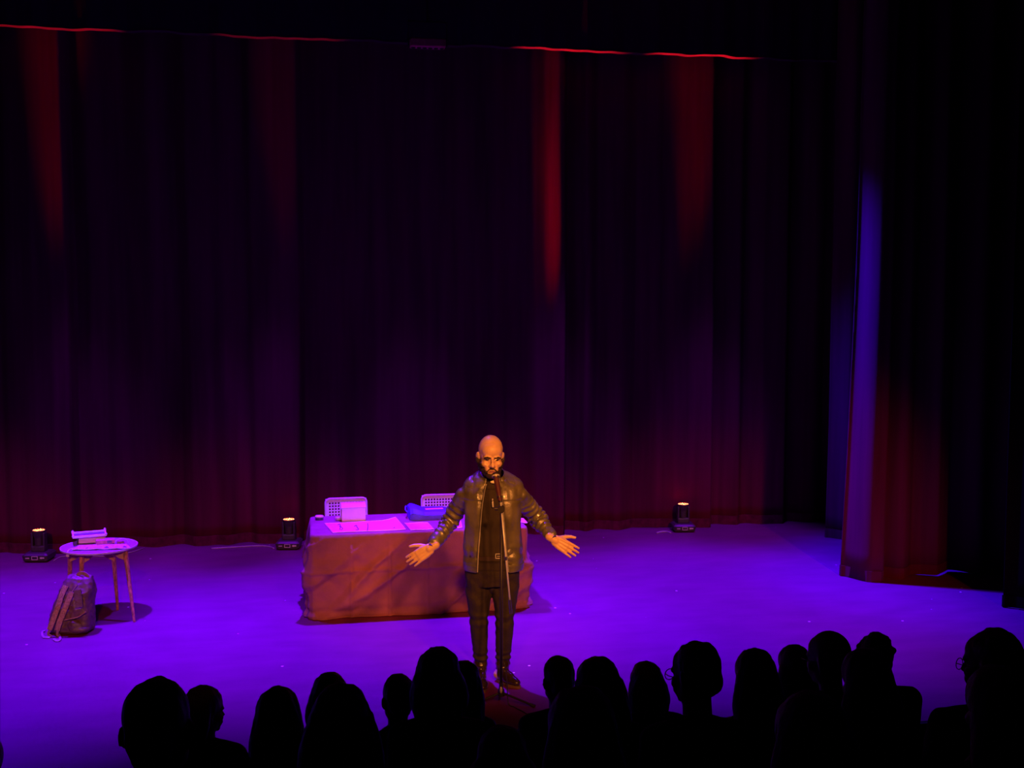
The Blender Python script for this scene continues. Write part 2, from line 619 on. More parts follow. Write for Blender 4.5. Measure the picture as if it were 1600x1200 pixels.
PL = at_z(1340, 904, 0)
drape('leg_curtain', 'dark red-tinged side curtain with blue-lit edge at stage right of picture', PL.x, PL.x + 5.5, PL.y, 0.0, 6.9,
      leg_profile(PL.x, [0.14, 0.10, 0.06, 0.16, 0.16, 0.2, 0.25, 0.2, 0.25, 0.3, 0.3, 0.3, 0.3, 0.4, 0.4, 0.4],
                  [-0.14, -0.14, 0.03, -0.09, 0.05, -0.08, 0.05, -0.06, 0.06, -0.05, 0.05, -0.05, 0.05, -0.05, 0.05, -0.05]), M['leg_velvet'], seed=3, flare=-0.12, lift=0.06)
PL2 = at_z(1298, 842, 0)
drape('leg_curtain', 'dark upstage side curtain seen in the gap behind the blue-edged curtain', PL2.x, PL2.x + 4.5, PL2.y, 0.0, 6.9,
      leg_profile(PL2.x, [0.2, 0.2, 0.25, 0.25, 0.3, 0.3, 0.4, 0.4, 0.5, 0.5], [-0.05, 0.04, -0.05, 0.04, -0.05, 0.04, -0.05, 0.04, -0.05, 0.04]), M['velvet'], seed=4)
PL3 = at_z(1577, 954, 0)
drape('leg_curtain', 'black near side curtain cut off by the picture edge, lowest hem of all', PL3.x, PL3.x + 3.2, PL3.y, 0.0, 6.9,
      leg_profile(PL3.x, [0.2, 0.2, 0.25, 0.25, 0.3, 0.3, 0.4, 0.4], [-0.05, 0.04, -0.05, 0.04, -0.05, 0.04, -0.05, 0.04]), M['pitch'], seed=5)

# ---------------------------------------------------------------- lighting bar and hung lantern
YBAR = 10.9
bm = bmesh.new()
cyl(bm, (-6.5, YBAR, 6.42), (10, YBAR, 6.42), 0.024, seg=12)
o = tag(obj('lighting_bar', bm, M['stand_black'], smooth=True), 'black lighting pipe above the stage, over the border hem', 'pipe')
for i, (x) in enumerate((-6.0, -1.2, 4.2, 9.2)):
    bm = bmesh.new()
    cyl(bm, (x, YBAR, 6.42), (x, YBAR, 7.385), 0.006, seg=6)
    obj('suspension_wire', bm, M['stand_black'], o)
pL = at_y(668, 68, YBAR)
lan = thing('stage_lantern', 'small black lantern hanging at the top centre, faintly red underneath', 'stage light', pL)
bm = bmesh.new()
box(bm, (0, 0, 0), (0.35, 0.13, 0.085), bevel=0.012)
obj('housing', bm, mat('lantern_housing_red_glow', (0.45, 0.05, 0.10), 0.5), lan)  # red glow from below is put into the housing colour
bm = bmesh.new()
for s in (-1, 1):
    box(bm, (s * 0.19, 0, 0.09), (0.012, 0.03, 0.24))
box(bm, (0, 0, 0.21), (0.392, 0.03, 0.012))
obj('yoke', bm, M['stand_black'], lan)
bm = bmesh.new()
cyl(bm, (0, 0, 0.21), (0, 0, 6.40 - pL.z), 0.012, seg=8)
box(bm, (0, 0, 6.42 - pL.z), (0.05, 0.07, 0.07), bevel=0.01)
obj('hook_clamp', bm, M['stand_black'], lan)
bm = bmesh.new()
for k in range(6):
    cyl(bm, (-0.14 + k * 0.056, 0, -0.043), (-0.14 + k * 0.056, 0, -0.049), 0.022, seg=12)
obj('lens_row', bm, M['lamp_screen'], lan)

# ================================================================ floor uplights (moving heads)
LAMPS = [(62, 877), (452, 858), (800, 842), (1067, 831)]
LDEPTH = []


def uplight():
    t = thing('uplight', '', 'stage light')
    bm = bmesh.new()
    rings = []
    for z, wx, wy in ((0.0, 0.105, 0.10), (0.02, 0.125, 0.12), (0.075, 0.135, 0.125), (0.095, 0.115, 0.105), (0.1, 0.1, 0.09)):
        rings.append([(sx * wx, sy * wy, z) for sx, sy in ((-1, -1), (-0.8, -1.08), (0.8, -1.08), (1, -1), (1, 1), (-1, 1))])
    loft(bm, rings)
    b = obj('base', bm, M['lamp_black'], t)
    bm = bmesh.new()
    box(bm, (0, -0.132, 0.052), (0.055, 0.006, 0.034))
    d = obj('display', bm, M['lamp_screen'], b)
    bm = bmesh.new()
    for (cx, cz, sx, sz) in ((0, 0.069, 0.064, 0.005), (0, 0.035, 0.064, 0.005), (-0.03, 0.052, 0.005, 0.038), (0.03, 0.052, 0.005, 0.038)):
        box(bm, (cx, -0.134, cz), (sx, 0.004, sz))
    obj('display_frame', bm, M['lamp_print'], b)
    bm = bmesh.new()
    box(bm, (-0.078, -0.1335, 0.05), (0.04, 0.004, 0.009))
    obj('printed_mark', bm, M['lamp_print'], b)
    bm = bmesh.new()
    box(bm, (0.078, -0.1335, 0.052), (0.046, 0.004, 0.014))
    box(bm, (0.07, -0.1335, 0.052), (0.012, 0.005, 0.02))
    obj('printed_mark', bm, M['lamp_print'], b)
    bm = bmesh.new()
    box(bm, (0, 0.0, 0.13), (0.15, 0.10, 0.07), bevel=0.015)
    for s in (-1, 1):
        box(bm, (s * 0.062, 0, 0.22), (0.024, 0.085, 0.17), bevel=0.009)
    obj('yoke', bm, M['lamp_black'], t)
    bm = bmesh.new()
    loft(bm, [[(r * math.cos(2 * PI * k / 20), r * math.sin(2 * PI * k / 20), z) for k in range(20)]
              for z, r in ((0.145, 0.034), (0.17, 0.046), (0.25, 0.049), (0.285, 0.064), (0.32, 0.072), (0.33, 0.072), (0.33, 0.062), (0.318, 0.058))])
    h = obj('head', bm, M['lamp_black'], t, smooth=False)
    lens = None
    for r, n in ((0.0, 1), (0.027, 6), (0.052, 12)):
        for k in range(n):
            p = (r * math.cos(2 * PI * k / n), r * math.sin(2 * PI * k / n), 0.324)
            if lens is None:
                bm = bmesh.new()
                bmesh.ops.create_icosphere(bm, subdivisions=1, radius=0.0125)
                lens = mesh_of(bm, 'lens')
                lens.materials.append(M['led'])
                lens2 = lens.copy()
                lens2.materials.clear()
                lens2.materials.append(M['led_hot'])
            o = bpy.data.objects.new('lens', lens2 if (k % 3 == 0) else lens)
            COL.objects.link(o)
            o.parent = h
            o.location = p
    return t


u0 = uplight()
ulabels = ['black floor uplight glowing red beside the round table', 'black floor uplight glowing red by the end of the draped table',
           'black floor uplight hidden behind the standing performer', 'black floor uplight glowing red alone before the curtain, away from both tables']
for i, (px, py) in enumerate(LAMPS):
    o = u0 if i == 0 else copy_tree(u0)
    p = at_z(px, py - 2, 0)
    o.location = (p.x, p.y, 0)
    o.rotation_euler = (0, 0, -YAW * 0.8)
    o['label'] = ulabels[i]
    o['group'] = 'red floor uplights before the curtain'
RED = (1.0, 0.012, 0.03)
# (lamp foot, where the beam axis crosses the border hem, watts, lean of the axis away from the curtain)
UP = [((62, 877), 84, 2500, 2.6), ((452, 858), 437, 1000, 3.4), ((800, 842), 893, 6500, 5.4), ((1067, 831), 1098, 6800, 5.2)]
for (px, py), tx, pw, lean in UP:
    p = at_z(px, py - 2, 0)
    tgt = Vector((at_y(tx, 70, YB).x, p.y - 5.3 * math.tan(R(lean)), 5.75))
    spot('uplight_beam', (p.x, p.y, 0.42), tgt, pw, RED, 17.5, 0.6, 0.03)


def cable(name, pts, r, m, label):
    bm = bmesh.new()
    tube(bm, spline(pts, 8), r, 8)
    return tag(obj(name, bm, m, smooth=True), label, 'cable')


g = lambda px, py, z=0.006: at_z(px, py, z)
cable('power_cable', [g(84, 876), g(96, 870), g(120, 868), g(165, 869), g(200, 864), g(226, 856)], 0.006, M['pale_cable'], 'thin cable on the floor from the uplight beside the round table')
cable('power_cable', [g(330, 857), g(365, 855), g(402, 853), g(420, 854), g(428, 857)], 0.009, M['pale_cable'], 'pale cable along the curtain foot to the uplight by the draped table')
cable('power_cable', [g(1026, 833), g(1034, 831), g(1042, 831), g(1048, 833)], 0.012, M['pale_cable'], 'short cable tail beside the uplight standing away from both tables')
# small connector lying by the curtain
pb = at_z(233, 852, 0)
t = thing('cable_connector', 'small pale connector lying at the curtain foot right of the round table', 'connector', pb, 0.3)
bm = bmesh.new()
rings = [[(x, r * math.cos(a), 0.024 + 0.75 * r * math.sin(a)) for a in [2 * PI * k / 10 for k in range(10)]] for x, r in ((-0.05, 0.010), (-0.035, 0.018), (0.0, 0.03), (0.04, 0.032), (0.045, 0.026))]
loft(bm, rings)
obj('body', bm, M['white_cord'], t, smooth=True)
bm = bmesh.new()
cyl(bm, (0.045, 0, 0.024), (0.06, 0, 0.024), 0.018, seg=10)
obj('collar', bm, M['grey_metal'], t)

# ================================================================ draped table
ZT = 0.75
tl, tr = at_z(491, 836, ZT), at_z(830, 823, ZT)
bl, br = at_z(479, 807, ZT), at_z(830, 795, ZT)
br = tr + (bl - tl)
ctr = (tl + tr + bl + br) / 4
ctr.z = 0
ux = (tr - tl).normalized()
ang = math.atan2(ux.y, ux.x)
W, D = (tr - tl).length, abs((bl - tl).dot(Vector((-ux.y, ux.x, 0))))
tt = thing('folding_table', 'folding table hidden beneath the long brown cloth', 'table', ctr, ang)
bm = bmesh.new()
box(bm, (0, 0, ZT - 0.03), (W - 0.03, D - 0.03, 0.035), bevel=0.006)
obj('tabletop', bm, M['grey_metal'], tt)
for sx in (-1, 1):
    for sy in (-1, 1):
        bm = bmesh.new()
        cyl(bm, (sx * (W / 2 - 0.15), sy * (D / 2 - 0.1), 0), (sx * (W / 2 - 0.15), sy * (D / 2 - 0.1), ZT - 0.048), 0.016, seg=10)
        obj('leg', bm, M['grey_metal'], tt)


def rrect(w, d, r, n_edge, n_c):
    pts = []
    for (cx, cy, a0) in ((w / 2 - r, -d / 2 + r, -PI / 2), (w / 2 - r, d / 2 - r, 0), (-w / 2 + r, d / 2 - r, PI / 2), (-w / 2 + r, -d / 2 + r, PI)):
        for k in range(n_c + 1):
            a = a0 + PI / 2 * k / n_c
            pts.append((cx + r * math.cos(a), cy + r * math.sin(a), math.cos(a), math.sin(a)))
    # densify straight runs
    out = []
    for i, p in enumerate(pts):
        q = pts[(i + 1) % len(pts)]
        out.append(p)
        L = math.hypot(q[0] - p[0], q[1] - p[1])
        m_ = int(L / n_edge)
        for k in range(1, m_):
            t = k / m_
            out.append(tuple(p[j] * (1 - t) + q[j] * t for j in range(4)))
    return np.array(out)


ring = rrect(W, D, 0.045, 0.014, 6)
N = len(ring)
bm = bmesh.new()
levels = [(ZT, 0.0)] + [(ZT - 0.012 * (1 - math.cos(k)), 0.012 * math.sin(k)) for k in (0.6, 1.2)]
levels = [(ZT, -0.02), (ZT - 0.003, -0.004), (ZT - 0.012, 0.003)]
for z in np.linspace(ZT - 0.03, 0.004, 46):
    levels.append((z, 0.006))
arr = []
for z, out in levels:
    t = max(0, (ZT - z) / ZT)
    P = np.stack([ring[:, 0], ring[:, 1], np.full(N, z)], 1)
    s = np.arange(N) * 0.014
    front = (ring[:, 3] < -0.5)
    corner = (np.abs(ring[:, 2]) > 0.08) & (np.abs(ring[:, 3]) > 0.08)
    # soft random wrinkles, diagonal pulls and one sharp corner pleat
    q = np.stack([ring[:, 0] * 2.6 + t * 0.8, ring[:, 1] * 4, np.full(N, z * 3.2)], 1)
    wv = vnoise(q) * 0.018 + vnoise(q * 2.7 + 4) * 0.009 + vnoise(np.stack([ring[:, 0] * 9 + z * 7, ring[:, 1] * 9, np.full(N, z * 9)], 1)) * 0.007
    rdg = 1 - np.abs(vnoise(np.stack([ring[:, 0] * 3.5 - z * 4.5 + 11, ring[:, 1] * 4, np.full(N, z * 2.0)], 1)))
    wv = wv + np.clip(rdg - 0.78, 0, 1) * 0.12
    low = max(0, (t - 0.8) / 0.2)
    hemfold = 0.018 * math.sin(low * 9.5) * low + 0.012 * low
    for u0 in (-0.62, -0.28, 0.05, 0.40):
        wv = wv + front * 0.013 * np.exp(-((ring[:, 0] - u0) / 0.012) ** 2)
    wv = wv + 0.012 * math.exp(-((z - 0.42) / 0.012) ** 2)
    d = out + t * 0.008 + wv * 1.7 * min(1, t * 3) + hemfold * (0.8 + 0.5 * vnoise(q * 1.3 + 7))
    d = d + corner * 0.02 * min(1, t * 2.2) * np.where(ring[:, 2] < 0, 1.0, 0.5)
    d = d + np.where((ring[:, 2] < -0.5), -0.01 * t + 0.014 * np.sin(ring[:, 1] * 16) * min(1, 2 * t), 0)
    P[:, 0] += ring[:, 2] * d
    P[:, 1] += ring[:, 3] * d
    # ironed fold creases on the front
    arr.append([bm.verts.new(p) for p in P])
for i in range(len(arr) - 1):
    for j in range(N):
        k = (j + 1) % N
        bm.faces.new((arr[i][j], arr[i + 1][j], arr[i + 1][k], arr[i][k]))
bm.faces.new(arr[0])
cl = obj('tablecloth', bm, M['cloth'], None, (ctr.x, ctr.y, 0.0), (0, 0, ang), smooth=True)
tag(cl, 'wrinkled brown cloth draped to the floor over the long table', 'tablecloth')
bm = bmesh.new()
lowring = [Vector(v) for v in [(cl.data.vertices[(len(arr) - 1) * N + j].co) for j in range(0, N, 2)]]
tube(bm, [p + Vector((0, 0, 0.006)) for p in lowring] + [lowring[0] + Vector((0, 0, 0.006))], 0.008, 6)
obj('stitched_hem', bm, M['cloth'], cl, smooth=True)


def on_table(px, py, dz=0.0):
    return at_z(px, py, ZT + dz)


def sheet(name, corners, m, label, cat='paper', thick=0.003, curl=0.0, edge=0.006):
    """a paper sheet from four places on the table; returns object with origin at centre"""
    c = sum(corners, Vector()) / 4
    bm = bmesh.new()
    n = 10
    tp, bt = [], []
    for i in range(n + 1):
        for j in range(n + 1):
            u, v = i / n, j / n
            p = corners[0] * (1 - u) * (1 - v) + corners[1] * u * (1 - v) + corners[2] * u * v + corners[3] * (1 - u) * v - c
            h = curl * (max(0, u - 0.75) / 0.25) ** 2 * v + 0.0015 * math.sin(u * 7 + v * 3) + 0.0015
            tp.append(bm.verts.new((p.x, p.y, thick + h)))
            bt.append(bm.verts.new((p.x, p.y, h)))
    f = lambda i, j: i * (n + 1) + j
    for i in range(n):
        for j in range(n):
            bm.faces.new((tp[f(i, j)], tp[f(i + 1, j)], tp[f(i + 1, j + 1)], tp[f(i, j + 1)]))
            bm.faces.new((bt[f(i, j)], bt[f(i, j + 1)], bt[f(i + 1, j + 1)], bt[f(i + 1, j)]))
    rim = [f(i, 0) for i in range(n + 1)] + [f(n, j) for j in range(1, n + 1)] + [f(i, n) for i in range(n - 1, -1, -1)] + [f(0, j) for j in range(n - 1, 0, -1)]
    for a, b in zip(rim, rim[1:] + rim[:1]):
        bm.faces.new((tp[a], bt[a], bt[b], tp[b]))
    o = obj(name, bm, m, None, (c.x, c.y, ZT + 0.0005))
    tag(o, label, cat)
    if edge:
        b2 = bmesh.new()
        pts = [Vector(tp_) for tp_ in [o.data.vertices[2 * k].co for k in rim]]
        tube(b2, pts + [pts[0]], edge / 2, 5)
        obj('folded_edge', b2, M['paper_edge'], o)
    return o, c


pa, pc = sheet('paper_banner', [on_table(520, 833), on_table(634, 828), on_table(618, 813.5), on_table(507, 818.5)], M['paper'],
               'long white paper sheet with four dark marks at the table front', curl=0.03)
marks = {0: (531, 825, [(-3, -4), (0, -5), (1, -1), (0, 3), (3, 4), (4, 1), (-1, -2)]),
         1: (557, 826, [(-3, -3), (0, -4), (1, -1), (3, 1), (2, 3), (-1, 3)]),
         2: (574.5, 825, [(0, -6), (0.4, -2), (0, 2), (-0.5, 5)]),
         3: (614.5, 823, [(-2, -4), (0.5, -4), (0, -1), (2, 0), (2, 3), (-0.5, 3)])}
for k, (mx_, my_, pts) in marks.items():
    bm = bmesh.new()
    tube(bm, spline([at_z(mx_ + a, my_ + b, ZT) - Vector((pc.x, pc.y, ZT - 0.0055)) for a, b in pts], 4), 0.0028, 6)
    obj('ink_mark', bm, M['ink'], pa)
sheet('paper_sheet', [on_table(642, 829), on_table(677.5, 827.5), on_table(668, 817), on_table(632, 818)], M['paper'], 'smaller white sheet lying between the long sheet and the blue case')
sheet('paper_sheet', [on_table(694, 826), on_table(722, 825), on_table(720, 815), on_table(692, 816)], M['paper'], 'white sheet on the table partly hidden by the performer’s bent arm')
sheet('paper_sheet', [on_table(812, 817), on_table(824, 818), on_table(818, 811), on_table(808, 810)], M['paper_edge'], 'white scrap at the far table end beside the performer’s jacket')

# round tin
p = on_table(499, 812)
t = thing('round_tin', 'small round tin with pale lid at the table corner', 'tin', (p.x, p.y, ZT + 0.001))
bm = bmesh.new()
loft(bm, [[(r * math.cos(2 * PI * k / 28), r * math.sin(2 * PI * k / 28), z) for k in range(28)] for z, r in ((0, 0.036), (0.002, 0.038), (0.026, 0.038))])
obj('body', bm, mat('tin_body', (0.06, 0.04, 0.22), 0.4), t, smooth=False)
bm = bmesh.new()
loft(bm, [[(r * math.cos(2 * PI * k / 28), r * math.sin(2 * PI * k / 28), z) for k in range(28)] for z, r in ((0.024, 0.040), (0.034, 0.040), (0.037, 0.037), (0.036, 0.028), (0.038, 0.026))])
obj('lid', bm, M['paper_edge'], t)['label'] = 'pale metal lid'

# white carton with raised lid
pf0, pf1 = on_table(533, 815.5), on_table(570.5, 814.5)
wB = (pf1 - pf0).length
dirB = (pf1 - pf0).normalized()
angB = math.atan2(dirB.y, dirB.x) + R(3)
dB, hB = 0.23, 0.125
cB = (pf0 + pf1) / 2 + Vector((-dirB.y, dirB.x, 0)) * dB / 2
t = thing('cardboard_box', 'white carton with bowed half-open lid on the draped table', 'box', (cB.x, cB.y, ZT + 0.001), angB)
bm = bmesh.new()
k = 0.004
for (c, s) in (((0, 0, k / 2), (wB, dB, k)), ((0, -dB / 2 + k / 2, hB / 2), (wB, k, hB)), ((0, dB / 2 - k / 2, hB / 2), (wB, k, hB)),
               ((-wB / 2 + k / 2, 0, hB / 2), (k, dB, hB)), ((wB / 2 - k / 2, 0, hB / 2), (k, dB, hB))):
    box(bm, c, s)
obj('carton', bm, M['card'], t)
bm = bmesh.new()
rows_ = []
for i in range(9):
    v = i / 8
    rows_.append([(x, -dB / 2 - 0.004 + v * (dB + 0.004), hB + 0.003 + 0.028 * math.sin(v * PI) + (0.006 if v > 0.9 else 0) + dz)
                  for x, dz in ((-wB / 2 - 0.004, 0), (wB / 2 + 0.004, 0), (wB / 2 + 0.004, 0.004), (-wB / 2 - 0.004, 0.004))])
loft(bm, rows_)
obj('lid', bm, M['card'], t)
bm = bmesh.new()
box(bm, (-wB / 2 - 0.006, 0.0, hB * 0.55), (0.005, dB * 0.8, hB * 0.7), rot=(0, R(-6), 0))
obj('side_flap', bm, M['card'], t)
bm = bmesh.new()
box(bm, (-wB / 2 - 0.03, -0.03, 0.018), (0.05, 0.05, 0.03), rot=(0, 0, 0.5), bevel=0.008)
tag(obj('eraser_block', bm, M['white_cord'], None, (cB.x - 0.0, cB.y, ZT + 0.001), (0, 0, angB)), 'small pale block beside the white carton', 'block')

# blue case
q0, q1 = on_table(641, 814.5), on_table(700, 812)
dq = (q1 - q0).normalized()
wq = (q1 - q0).length * 1.1
aq = math.atan2(dq.y, dq.x)
cq = q0 + dq * wq / 2 + Vector((-dq.y, dq.x, 0)) * 0.15
t = thing('soft_case', 'bright blue soft case with a raised corner, beside the performer’s elbow', 'case', (cq.x, cq.y, ZT + 0.002), aq)
bm = bmesh.new()
rings = []
for u, h, yo in ((-0.5, 0.02, 0.1), (-0.49, 0.105, 0.13), (-0.42, 0.12, 0.145), (-0.3, 0.105, 0.15), (-0.15, 0.08, 0.15), (0.1, 0.078, 0.15), (0.35, 0.075, 0.15), (0.47, 0.07, 0.145), (0.5, 0.03, 0.12)):
    rings.append([(u * wq, -yo, 0.0), (u * wq, yo, 0.0), (u * wq, yo + 0.004, h * 0.8), (u * wq, yo - 0.02, h), (u * wq, -yo * 0.3, h * 1.02), (u * wq, -yo + 0.03, h * 0.92), (u * wq, -yo - 0.003, h * 0.6)])
loft(bm, rings)
obj('case_body', bm, M['blue_bag'], t, smooth=False)
bm = bmesh.new()
tube(bm, spline([(-0.5 * wq, 0.1, 0.09), (-0.54 * wq, 0.07, 0.1), (-0.56 * wq, 0.03, 0.075), (-0.53 * wq, -0.02, 0.06)], 5), 0.006, 6)
obj('strap_loop', bm, M['blue_bag'], t)
bm = bmesh.new()
box(bm, (0.12 * wq, -0.02, 0.083), (0.17, 0.05, 0.004), rot=(0, 0, 0.02))
o = obj('card_strip', bm, M['paper'], None, (cq.x, cq.y, ZT + 0.002), (0, 0, aq))
tag(o, 'narrow white card lying on top of the blue case', 'card')


# ---------------------------------------------------------------- perforated chairs
def perforated_chair():
    t = thing('perforated_chair', '', 'chair')
    wb, hb, zb = 0.41, 0.29, 0.52          # backrest
    nx, nz = 12, 8
    mx_, mz_ = 0.028, 0.03
    cw, ch = (wb - 2 * mx_) / nx, (hb - 2 * mz_) / nz
    hole = 0.34
    bm = bmesh.new()
    th = 0.004

    def yb(z):
        return 0.02 + 0.18 * (z - zb)
    tilt = lambda x, z, off: (x, 0.20 + yb(z) + off, z)
    nseg = 8
    for i in range(nx):
        for j in range(nz):
            cx = -wb / 2 + mx_ + cw * (i + 0.5)
            cz = zb + mz_ + ch * (j + 0.5)
            outer, inner = [], []
            for k in range(nseg):
                a = 2 * PI * k / nseg
                c_, s_ = math.cos(a), math.sin(a)
                m_ = max(abs(c_), abs(s_))
                outer.append((cx + c_ / m_ * cw / 2, cz + s_ / m_ * ch / 2))
                inner.append((cx + c_ * cw * hole, cz + s_ * ch * hole))
            A = [[bm.verts.new(tilt(x, z, o_)) for x, z in pts] for pts, o_ in ((outer, -th), (inner, -th), (inner, th), (outer, th))]
            for r0, r1 in ((0, 1), (1, 2), (2, 3)):
                for k in range(nseg):
                    kk = (k + 1) % nseg
                    bm.faces.new((A[r0][k], A[r0][kk], A[r1][kk], A[r1][k]))
    # solid margin
    for (x0, x1, z0, z1) in ((-wb / 2, -wb / 2 + mx_, zb, zb + hb), (wb / 2 - mx_, wb / 2, zb, zb + hb), (-wb / 2 + mx_, wb / 2 - mx_, zb, zb + mz_), (-wb / 2 + mx_, wb / 2 - mx_, zb + hb - mz_, zb + hb)):
        v = [bm.verts.new(tilt(x, z, o_)) for o_ in (-th, th) for x, z in ((x0, z0), (x1, z0), (x1, z1), (x0, z1))]
        for f in ((0, 1, 2, 3), (7, 6, 5, 4), (0, 4, 5, 1), (1, 5, 6, 2), (2, 6, 7, 3), (3, 7, 4, 0)):
            bm.faces.new([v[i] for i in f])
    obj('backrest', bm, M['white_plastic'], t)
    # tubular rim round the backrest, running down into the back legs
    bm = bmesh.new()
    r_ = 0.045
    path = [(-wb / 2 - 0.005, 0)]
    pts = []
    z1 = zb + hb
    for (x, z) in ((-wb / 2, 0.44), (-wb / 2, zb), (-wb / 2, z1 - r_)):
        pts.append(tilt(x, z, 0))
    for k in range(1, 6):
        a = PI - PI / 2 * k / 5
        pts.append(tilt(-wb / 2 + r_ + r_ * math.cos(a), z1 - r_ + r_ * math.sin(a), 0))
    for k in range(0, 6):
        a = PI / 2 - PI / 2 * k / 5
        pts.append(tilt(wb / 2 - r_ + r_ * math.cos(a), z1 - r_ + r_ * math.sin(a), 0))
    for (x, z) in ((wb / 2, zb), (wb / 2, 0.44)):
        pts.append(tilt(x, z, 0))
    tube(bm, pts, 0.011, 8)
    obj('back_frame', bm, M['white_plastic'], t, smooth=True)
    bm = bmesh.new()
    rs = rrect(0.41, 0.40, 0.05, 0.2, 5)
    loft(bm, [[(x, y, z) for x, y, *_ in rs] for z in (0.438, 0.452)])
    obj('seat', bm, M['white_plastic'], t)
    for s in (-1, 1):
        for (x, y0, y1, z1_) in ((s * 0.19, -0.17, -0.21, 0.44), (s * 0.20, 0.19, 0.25, 0.44)):
            bm = bmesh.new()
            cyl(bm, (x, y1, 0), (x, y0, z1_), 0.0115, seg=10)
            obj('leg', bm, M['white_plastic'], t)
    return t


ch = perforated_chair()
pc1 = at_d(540.5, 779, 11.0)
pc2 = at_d(690, 771.5, 11.2)
for i, (pp, lab) in enumerate(((pc1, 'white perforated chair behind the carton on the draped table'), (pc2, 'white perforated chair behind the blue case, half hidden by the performer'))):
    o = ch if i == 0 else copy_tree(ch)
    a = ang + R(2 if i == 0 else -2)
    off = Matrix.Rotation(a, 3, 'Z') @ Vector((0, 0.27, 0))
    o.location = (pp.x - off.x, pp.y - off.y, 0)
    o.rotation_euler = (0, 0, a)
    o['label'] = lab
    o['group'] = 'white perforated chairs behind the table'

# ================================================================ round side table
ZR = 0.60
e0, e1 = at_z(98, 853, ZR), at_z(212, 853, ZR)
cR = (e0 + e1) / 2
rR = (e1 - e0).length / 2
cR = at_z(155, 853.0, ZR)
t = thing('round_table', 'small round side table with four speckled tapering legs', 'table', (cR.x, cR.y, 0), -YAW)
bm = bmesh.new()
loft(bm, [[(r * math.cos(2 * PI * k / 48), r * math.sin(2 * PI * k / 48), z) for k in range(48)] for z, r in ((ZR - 0.022, rR - 0.03), (ZR - 0.014, rR - 0.006), (ZR - 0.006, rR), (ZR, rR - 0.004))])
obj('tabletop', bm, M['tabletop'], t)
bm = bmesh.new()
loft(bm, [[(r * math.cos(2 * PI * k / 48), r * math.sin(2 * PI * k / 48), z) for k in range(48)] for z, r in ((ZR - 0.010, rR + 0.001), (ZR + 0.004, rR + 0.002), (ZR + 0.004, rR - 0.006), (ZR - 0.002, rR - 0.007))], caps=False)
obj('rim', bm, M['tabletop_rim'], t)
RT = Matrix.Rotation(YAW, 3, 'Z')
for (fx, fy, ax, ay) in ((126, 973, 128, 873), (210, 972, 198, 868), (184, 953, 177, 868), (108, 958, 110, 870)):
    f = RT @ (at_z(fx, fy, 0) - Vector((cR.x, cR.y, 0)))
    a = RT @ (at_z(ax, ay, ZR - 0.06) - Vector((cR.x, cR.y, 0)))
    a.z = 0
    a *= 1.0
    if a.length > rR * 0.9:
        a *= rR * 0.9 / a.length
    bm = bmesh.new()
    top, bot = Vector((a.x, a.y, ZR - 0.02)), Vector((f.x, f.y, 0))
    cyl(bm, bot, bot.lerp(top, 0.85), 0.012, 0.021, 14)
    cyl(bm, bot.lerp(top, 0.85), top, 0.021, 0.022, 14)
    lg = obj('leg', bm, M['wood_leg'], t, smooth=False)
    # quarter bracket between leg and top, pointing to the middle
    din = Vector((-a.x, -a.y, 0)).normalized()
    for sgn in (0.75, -0.75):
        dd = Matrix.Rotation(sgn, 3, 'Z') @ din
        sd = Vector((-dd.y, dd.x, 0)) * 0.009
        z1 = ZR - 0.024
        tri = [top.copy(), top + dd * 0.115, top + dd * 0.06 - Vector((0, 0, 0.055)), top - Vector((0, 0, 0.085)) + (bot - top).normalized() * 0.0]
        for p_ in tri[:2]:
            p_.z = z1
        bm = bmesh.new()
        v0 = [bm.verts.new(p_ + sd) for p_ in tri]
        v1 = [bm.verts.new(p_ - sd) for p_ in tri]
        bm.faces.new(v0)
        bm.faces.new(list(reversed(v1)))
        for k in range(4):
            kk = (k + 1) % 4
            bm.faces.new((v0[k], v1[k], v1[kk], v0[kk]))
        obj('bracket', bm, M['wood_bracket'], t)


def on_round(px, py, dz=0.0):
    return at_z(px, py, ZR + dz)


# magazine spread on the table front, corner hanging over the edge
b0, b1, b2_, b3 = on_round(112, 861), on_round(205, 858.5), on_round(198, 852), on_round(124, 854)
c = (b0 + b1 + b2_ + b3) / 4
bm = bmesh.new()
vt = []
for i in range(13):
    u = i / 12
    for j in range(5):
        v = j / 4
        p = b0 * (1 - u) * (1 - v) + b1 * u * (1 - v) + b2_ * u * v + b3 * (1 - u) * v - c
        vt.append(bm.verts.new((p.x, p.y, 0.008 + 0.003 * math.sin(u * 19) * (1 - v))))
for i in range(12):
    for j in range(4):
        bm.faces.new((vt[i * 5 + j], vt[(i + 1) * 5 + j], vt[(i + 1) * 5 + j + 1], vt[i * 5 + j + 1]))
o = obj('open_magazine', bm, M['news'], None, (c.x, c.y, ZR))
sd = o.modifiers.new('t', 'SOLIDIFY')
sd.thickness = 0.006
tag(o, 'open printed magazine along the front of the round table', 'magazine')
for k in range(4):
    u0_, u1_ = 0.06 + k * 0.235, 0.24 + k * 0.235
    bm = bmesh.new()
    vs = []
    for (u, v) in ((u0_, 0.18), (u1_, 0.18), (u1_, 0.62), (u0_, 0.62)):
        p = b0 * (1 - u) * (1 - v) + b1 * u * (1 - v) + b2_ * u * v + b3 * (1 - u) * v - c
        vs.append((p.x, p.y))
    loft(bm, [[(x, y, 0.0115) for x, y in vs], [(x, y, 0.0128) for x, y in vs]])
    obj('printed_picture', bm, M['dark_print'], o)
